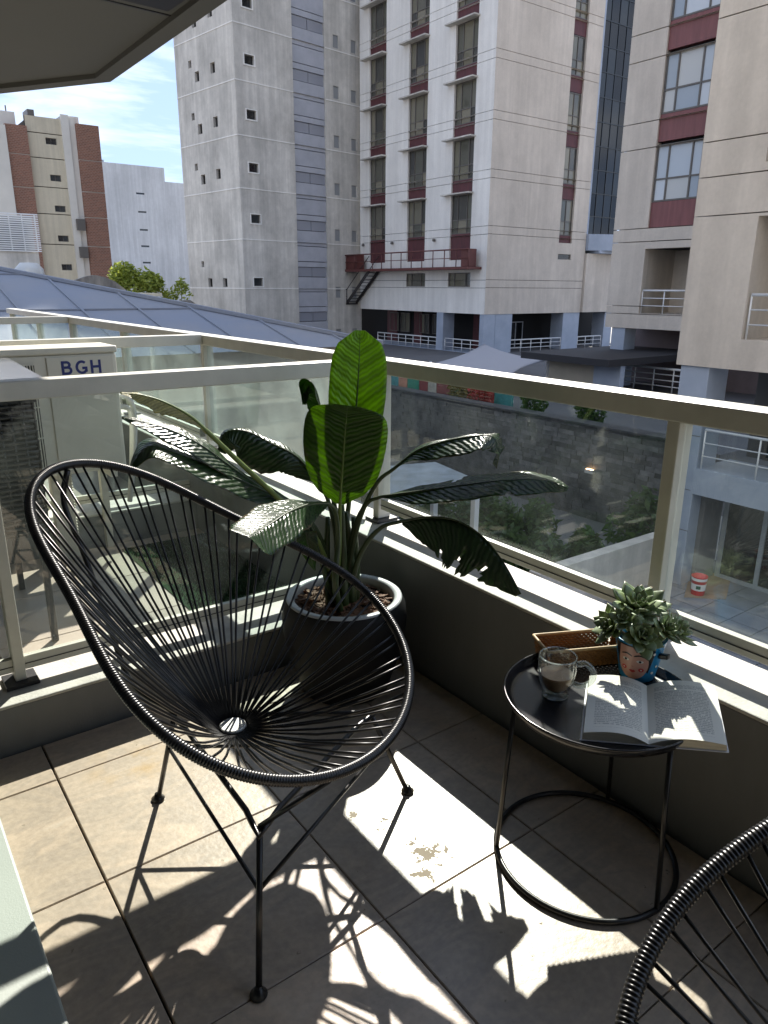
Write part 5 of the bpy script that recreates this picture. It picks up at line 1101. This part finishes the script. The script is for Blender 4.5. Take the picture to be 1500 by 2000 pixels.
for h_ in hc: window(fb, FC, h_[0]+.01, h_[1]-.01, h_[2]+.01, h_[3]-.01, .15, (.5,), (), m_frame, m_dpane, .03)
for a_, b_2, zt_, dd in ((bx(8,250), bx(60), bz(244,30), -.35), (bx(146,250), bx(194,300), bz(245,170), -.45)):
    zz = [GZ, bz(477,40), bz(418,40), bz(366,40), bz(302,40), zt_]
    for i in range(5): MB().box(a_, b_2, YB+dd, YB+8, zz[i]+.03, zz[i+1]-.03).build('brick_bay', m_brick, fb)
    MB().box(a_+.02, b_2-.02, YB+dd+.06, YB+7.9, GZ+.01, zt_-.04).build('bay_core', m_crw, fb)
MB().box(bx(128), bx(143)-.02, YB-.2, YB-.01, GZ+.01, bz(228,150)).build('white_strip', m_crw, fb)
MB().box(bx(-60), bx(7,250), YB-.6, YB+8, GZ+.01, bz(246,5)).build('beige_bay', m_crw, fb)
MB().box(bx(-60), bx(48), YB+1, YB+8, bz(246,5), bz(212,20)).build('roof_parapet', m_crw, fb); MB().box(bx(132), bx(164), YB+.1, YB+6, bz(246,150), bz(228,150)).build('roof_parapet', m_crw, fb)
MB().box(bx(70), bx(83), YB+.5, YB+2, ztop, ztop+.5).build('chimney', m_frame, fb); MB().tube([(bx(35),YB+1.5,bz(214,35)), (bx(35),YB+1.5,bz(200,35))], .05, 6).build('antenna', m_frame, fb)
for (x, y) in ((156,438),(162,492)): p = onY(x, y, YB-.35); MB().box(p.x-.3, p.x+.3, YB-.75, YB-.46, p.z-.45, p.z+.35).build('wall_unit', m_frame, fb)
for h_ in (MB().box(bx(143)+.0, bx(146,250)-.01, YB-.1, YB+7, GZ+.01, bz(232,150)),): h_.build('link_wall', m_crw, fb)

wb = empty('apartment_block', (0,0,0), 'plain white block with small slit windows between the brick block and the grey tower', 'building')
YW = 115.0; m_wh = concrete('white_render', (.74,.76,.78), .78, .22, .14)
xa, xb_, xc = onY(196,400,YW).x, onY(321,340,YW).x, onY(395,400,YW).x; FWB = Face((xa,YW), (1,0), (0,-1)); hwb = []
for x, y in ((274,378),(278,414),(281,449),(284,481),(287,513)): p = onY(x, y, YW); hwb.append((p.x-xa-.62, p.x-xa+.62, p.z-.13, p.z+.13))
panels(wb, FWB, xb_-xa, GZ, onY(260,322,YW).z, [], hwb, m_wh); core(wb, FWB, xb_-xa, GZ, onY(260,322,YW).z-.02, .3, 12, m_hole)
for h_ in hwb: FWB.box(MB(), h_[0]+.01, h_[1]-.01, h_[2]+.01, h_[3]-.01, .15, .28).build('window', m_dpane, wb)
MB().box(xb_, xc+6, YW+.02, YW+12, GZ+.01, onY(345,357,YW).z).build('lower_wing', m_wh, wb); MB().box(xa+.5, xa+1.4, YW+1, YW+2, onY(205,318,YW).z-.5, onY(205,310,YW).z).build('chimney', m_wh, wb)

lb = empty('louvred_plant_room', (9,46,GZ), 'grey rooftop plant box wrapped in white louvres at the left edge', 'plant room')
YL = 44.0; lx0, lx1 = onY(-60,450,YL).x, onY(70,450,YL).x; zl0, zl1, zl2 = onY(40,528,YL).z, onY(40,490,YL).z, onY(40,418,YL).z
under(MB().box(lx0, lx1, YL, YL+3, GZ+.01, zl1).build('base_box', m_conc), lb); under(MB().box(lx0+.1, lx1-.1, YL+.2, YL+2.8, zl1, zl2-.1).build('inner_box', mat('louvre_shade', (.2,.21,.22), rough=.8)), lb)
for i in range(18): z_ = zl1+(zl2-zl1)*i/17; under(MB().box(lx0, lx1+.15, YL-.1, YL-.03, z_-.03, z_+.03).build('louvre', m_rail), lb)
for i in range(6): x_ = lx0+(lx1-lx0)*i/5; under(MB().box(x_-.03, x_+.03, YL-.029, YL+.03, zl1, zl2).build('louvre_post', m_rail), lb)
m_old = mat('stained_plaster', (.34,.31,.27), rough=.9, var=.6, vs=1.2, world=True, c2=(.08,.075,.07), stretch=(1.5,1.5,.4), det=9)
def old_wall(name, label, pts, Yw, t=.35):
    P = [onY(x, y, Yw) for x, y in pts]; n = len(P); v = [(p.x, Yw, p.z) for p in P]+[(p.x, Yw+t, p.z) for p in P]+[(p.x, Yw, GZ+.003) for p in P]+[(p.x, Yw+t, GZ+.003) for p in P]; f = []
    for i in range(n-1): f += [(i,i+1,n+i+1,n+i), (2*n+i,2*n+i+1,i+1,i), (3*n+i,n+i,n+i+1,3*n+i+1)]
    f += [(0,n,3*n,2*n), (n-1,3*n-1,4*n-1,2*n-1)]; return tag(MB().add(v, f).build(name, m_old), label, 'wall')
old_wall('old_wall', 'black-stained old plaster wall left of the lime green tree', [(138,556),(150,546),(168,540),(185,537),(205,541),(225,550),(246,566),(262,590)], 36)
old_wall('old_wall', 'stained low wall in front of the grey tower foot, right of the lime green tree', [(306,592),(320,590),(345,588),(372,586),(392,600)], 38)
yb = onY(278, 585, 35); oh = empty('shed', (yb.x, 35, GZ), 'small ruined shed with a pale flat roof edge below the lime green tree', 'shed')
xs0, xs1 = onY(250,580,35).x, onY(308,580,35).x; zt2 = onY(280,574,35).z
under(MB().box(xs0, xs1, 35, 37.5, GZ+.01, zt2-.1).build('shed_wall', m_old), oh); under(MB().box(xs0-.15, xs1+.15, 34.8, 37.6, zt2-.099, zt2+.03).build('roof_slab', m_cream), oh)
tb0 = onY(268, 548, 41); tree('lime_tree', 'bushy lime green tree in front of the white block', 'tree', (tb0.x, 41, GZ), [((0,0,tb0.z-GZ-.2), (1.35,1.2,.95)), ((-.7,0,tb0.z-GZ+.25), (.75,.8,.7)), ((.6,0,tb0.z-GZ-.1), (.8,.8,.6))], 900, .15, m_fy, .12, None, 3)
tb1 = onY(345, 574, 41); tree('sapling', 'sparse yellow-green sapling beside the grey tower foot', 'tree', (tb1.x, 41, GZ), [((0,0,tb1.z-GZ), (.95,.7,.5)), ((-.5,0,tb1.z-GZ-.2), (.5,.5,.35)), ((.3,0,tb1.z-GZ+.4), (.4,.4,.5))], 170, .13, m_fy, .05, None, 5)

def rebase(e, loc):                                      # move a thing's Empty to its base without moving its parts
    e.location = loc
    for ch in e.children: ch.matrix_parent_inverse = Matrix.Translation(-Vector(loc))
for e, loc in ((mid,(XM,YM0,DZ)), (tw,(TC0.x,TC0.y,GZ)), (gt,(42,33.6,DZ)), (rb,(X2,Y2,GZ)), (fb,(12,YB,GZ)), (wb,(35,YW,GZ))): rebase(e, loc)
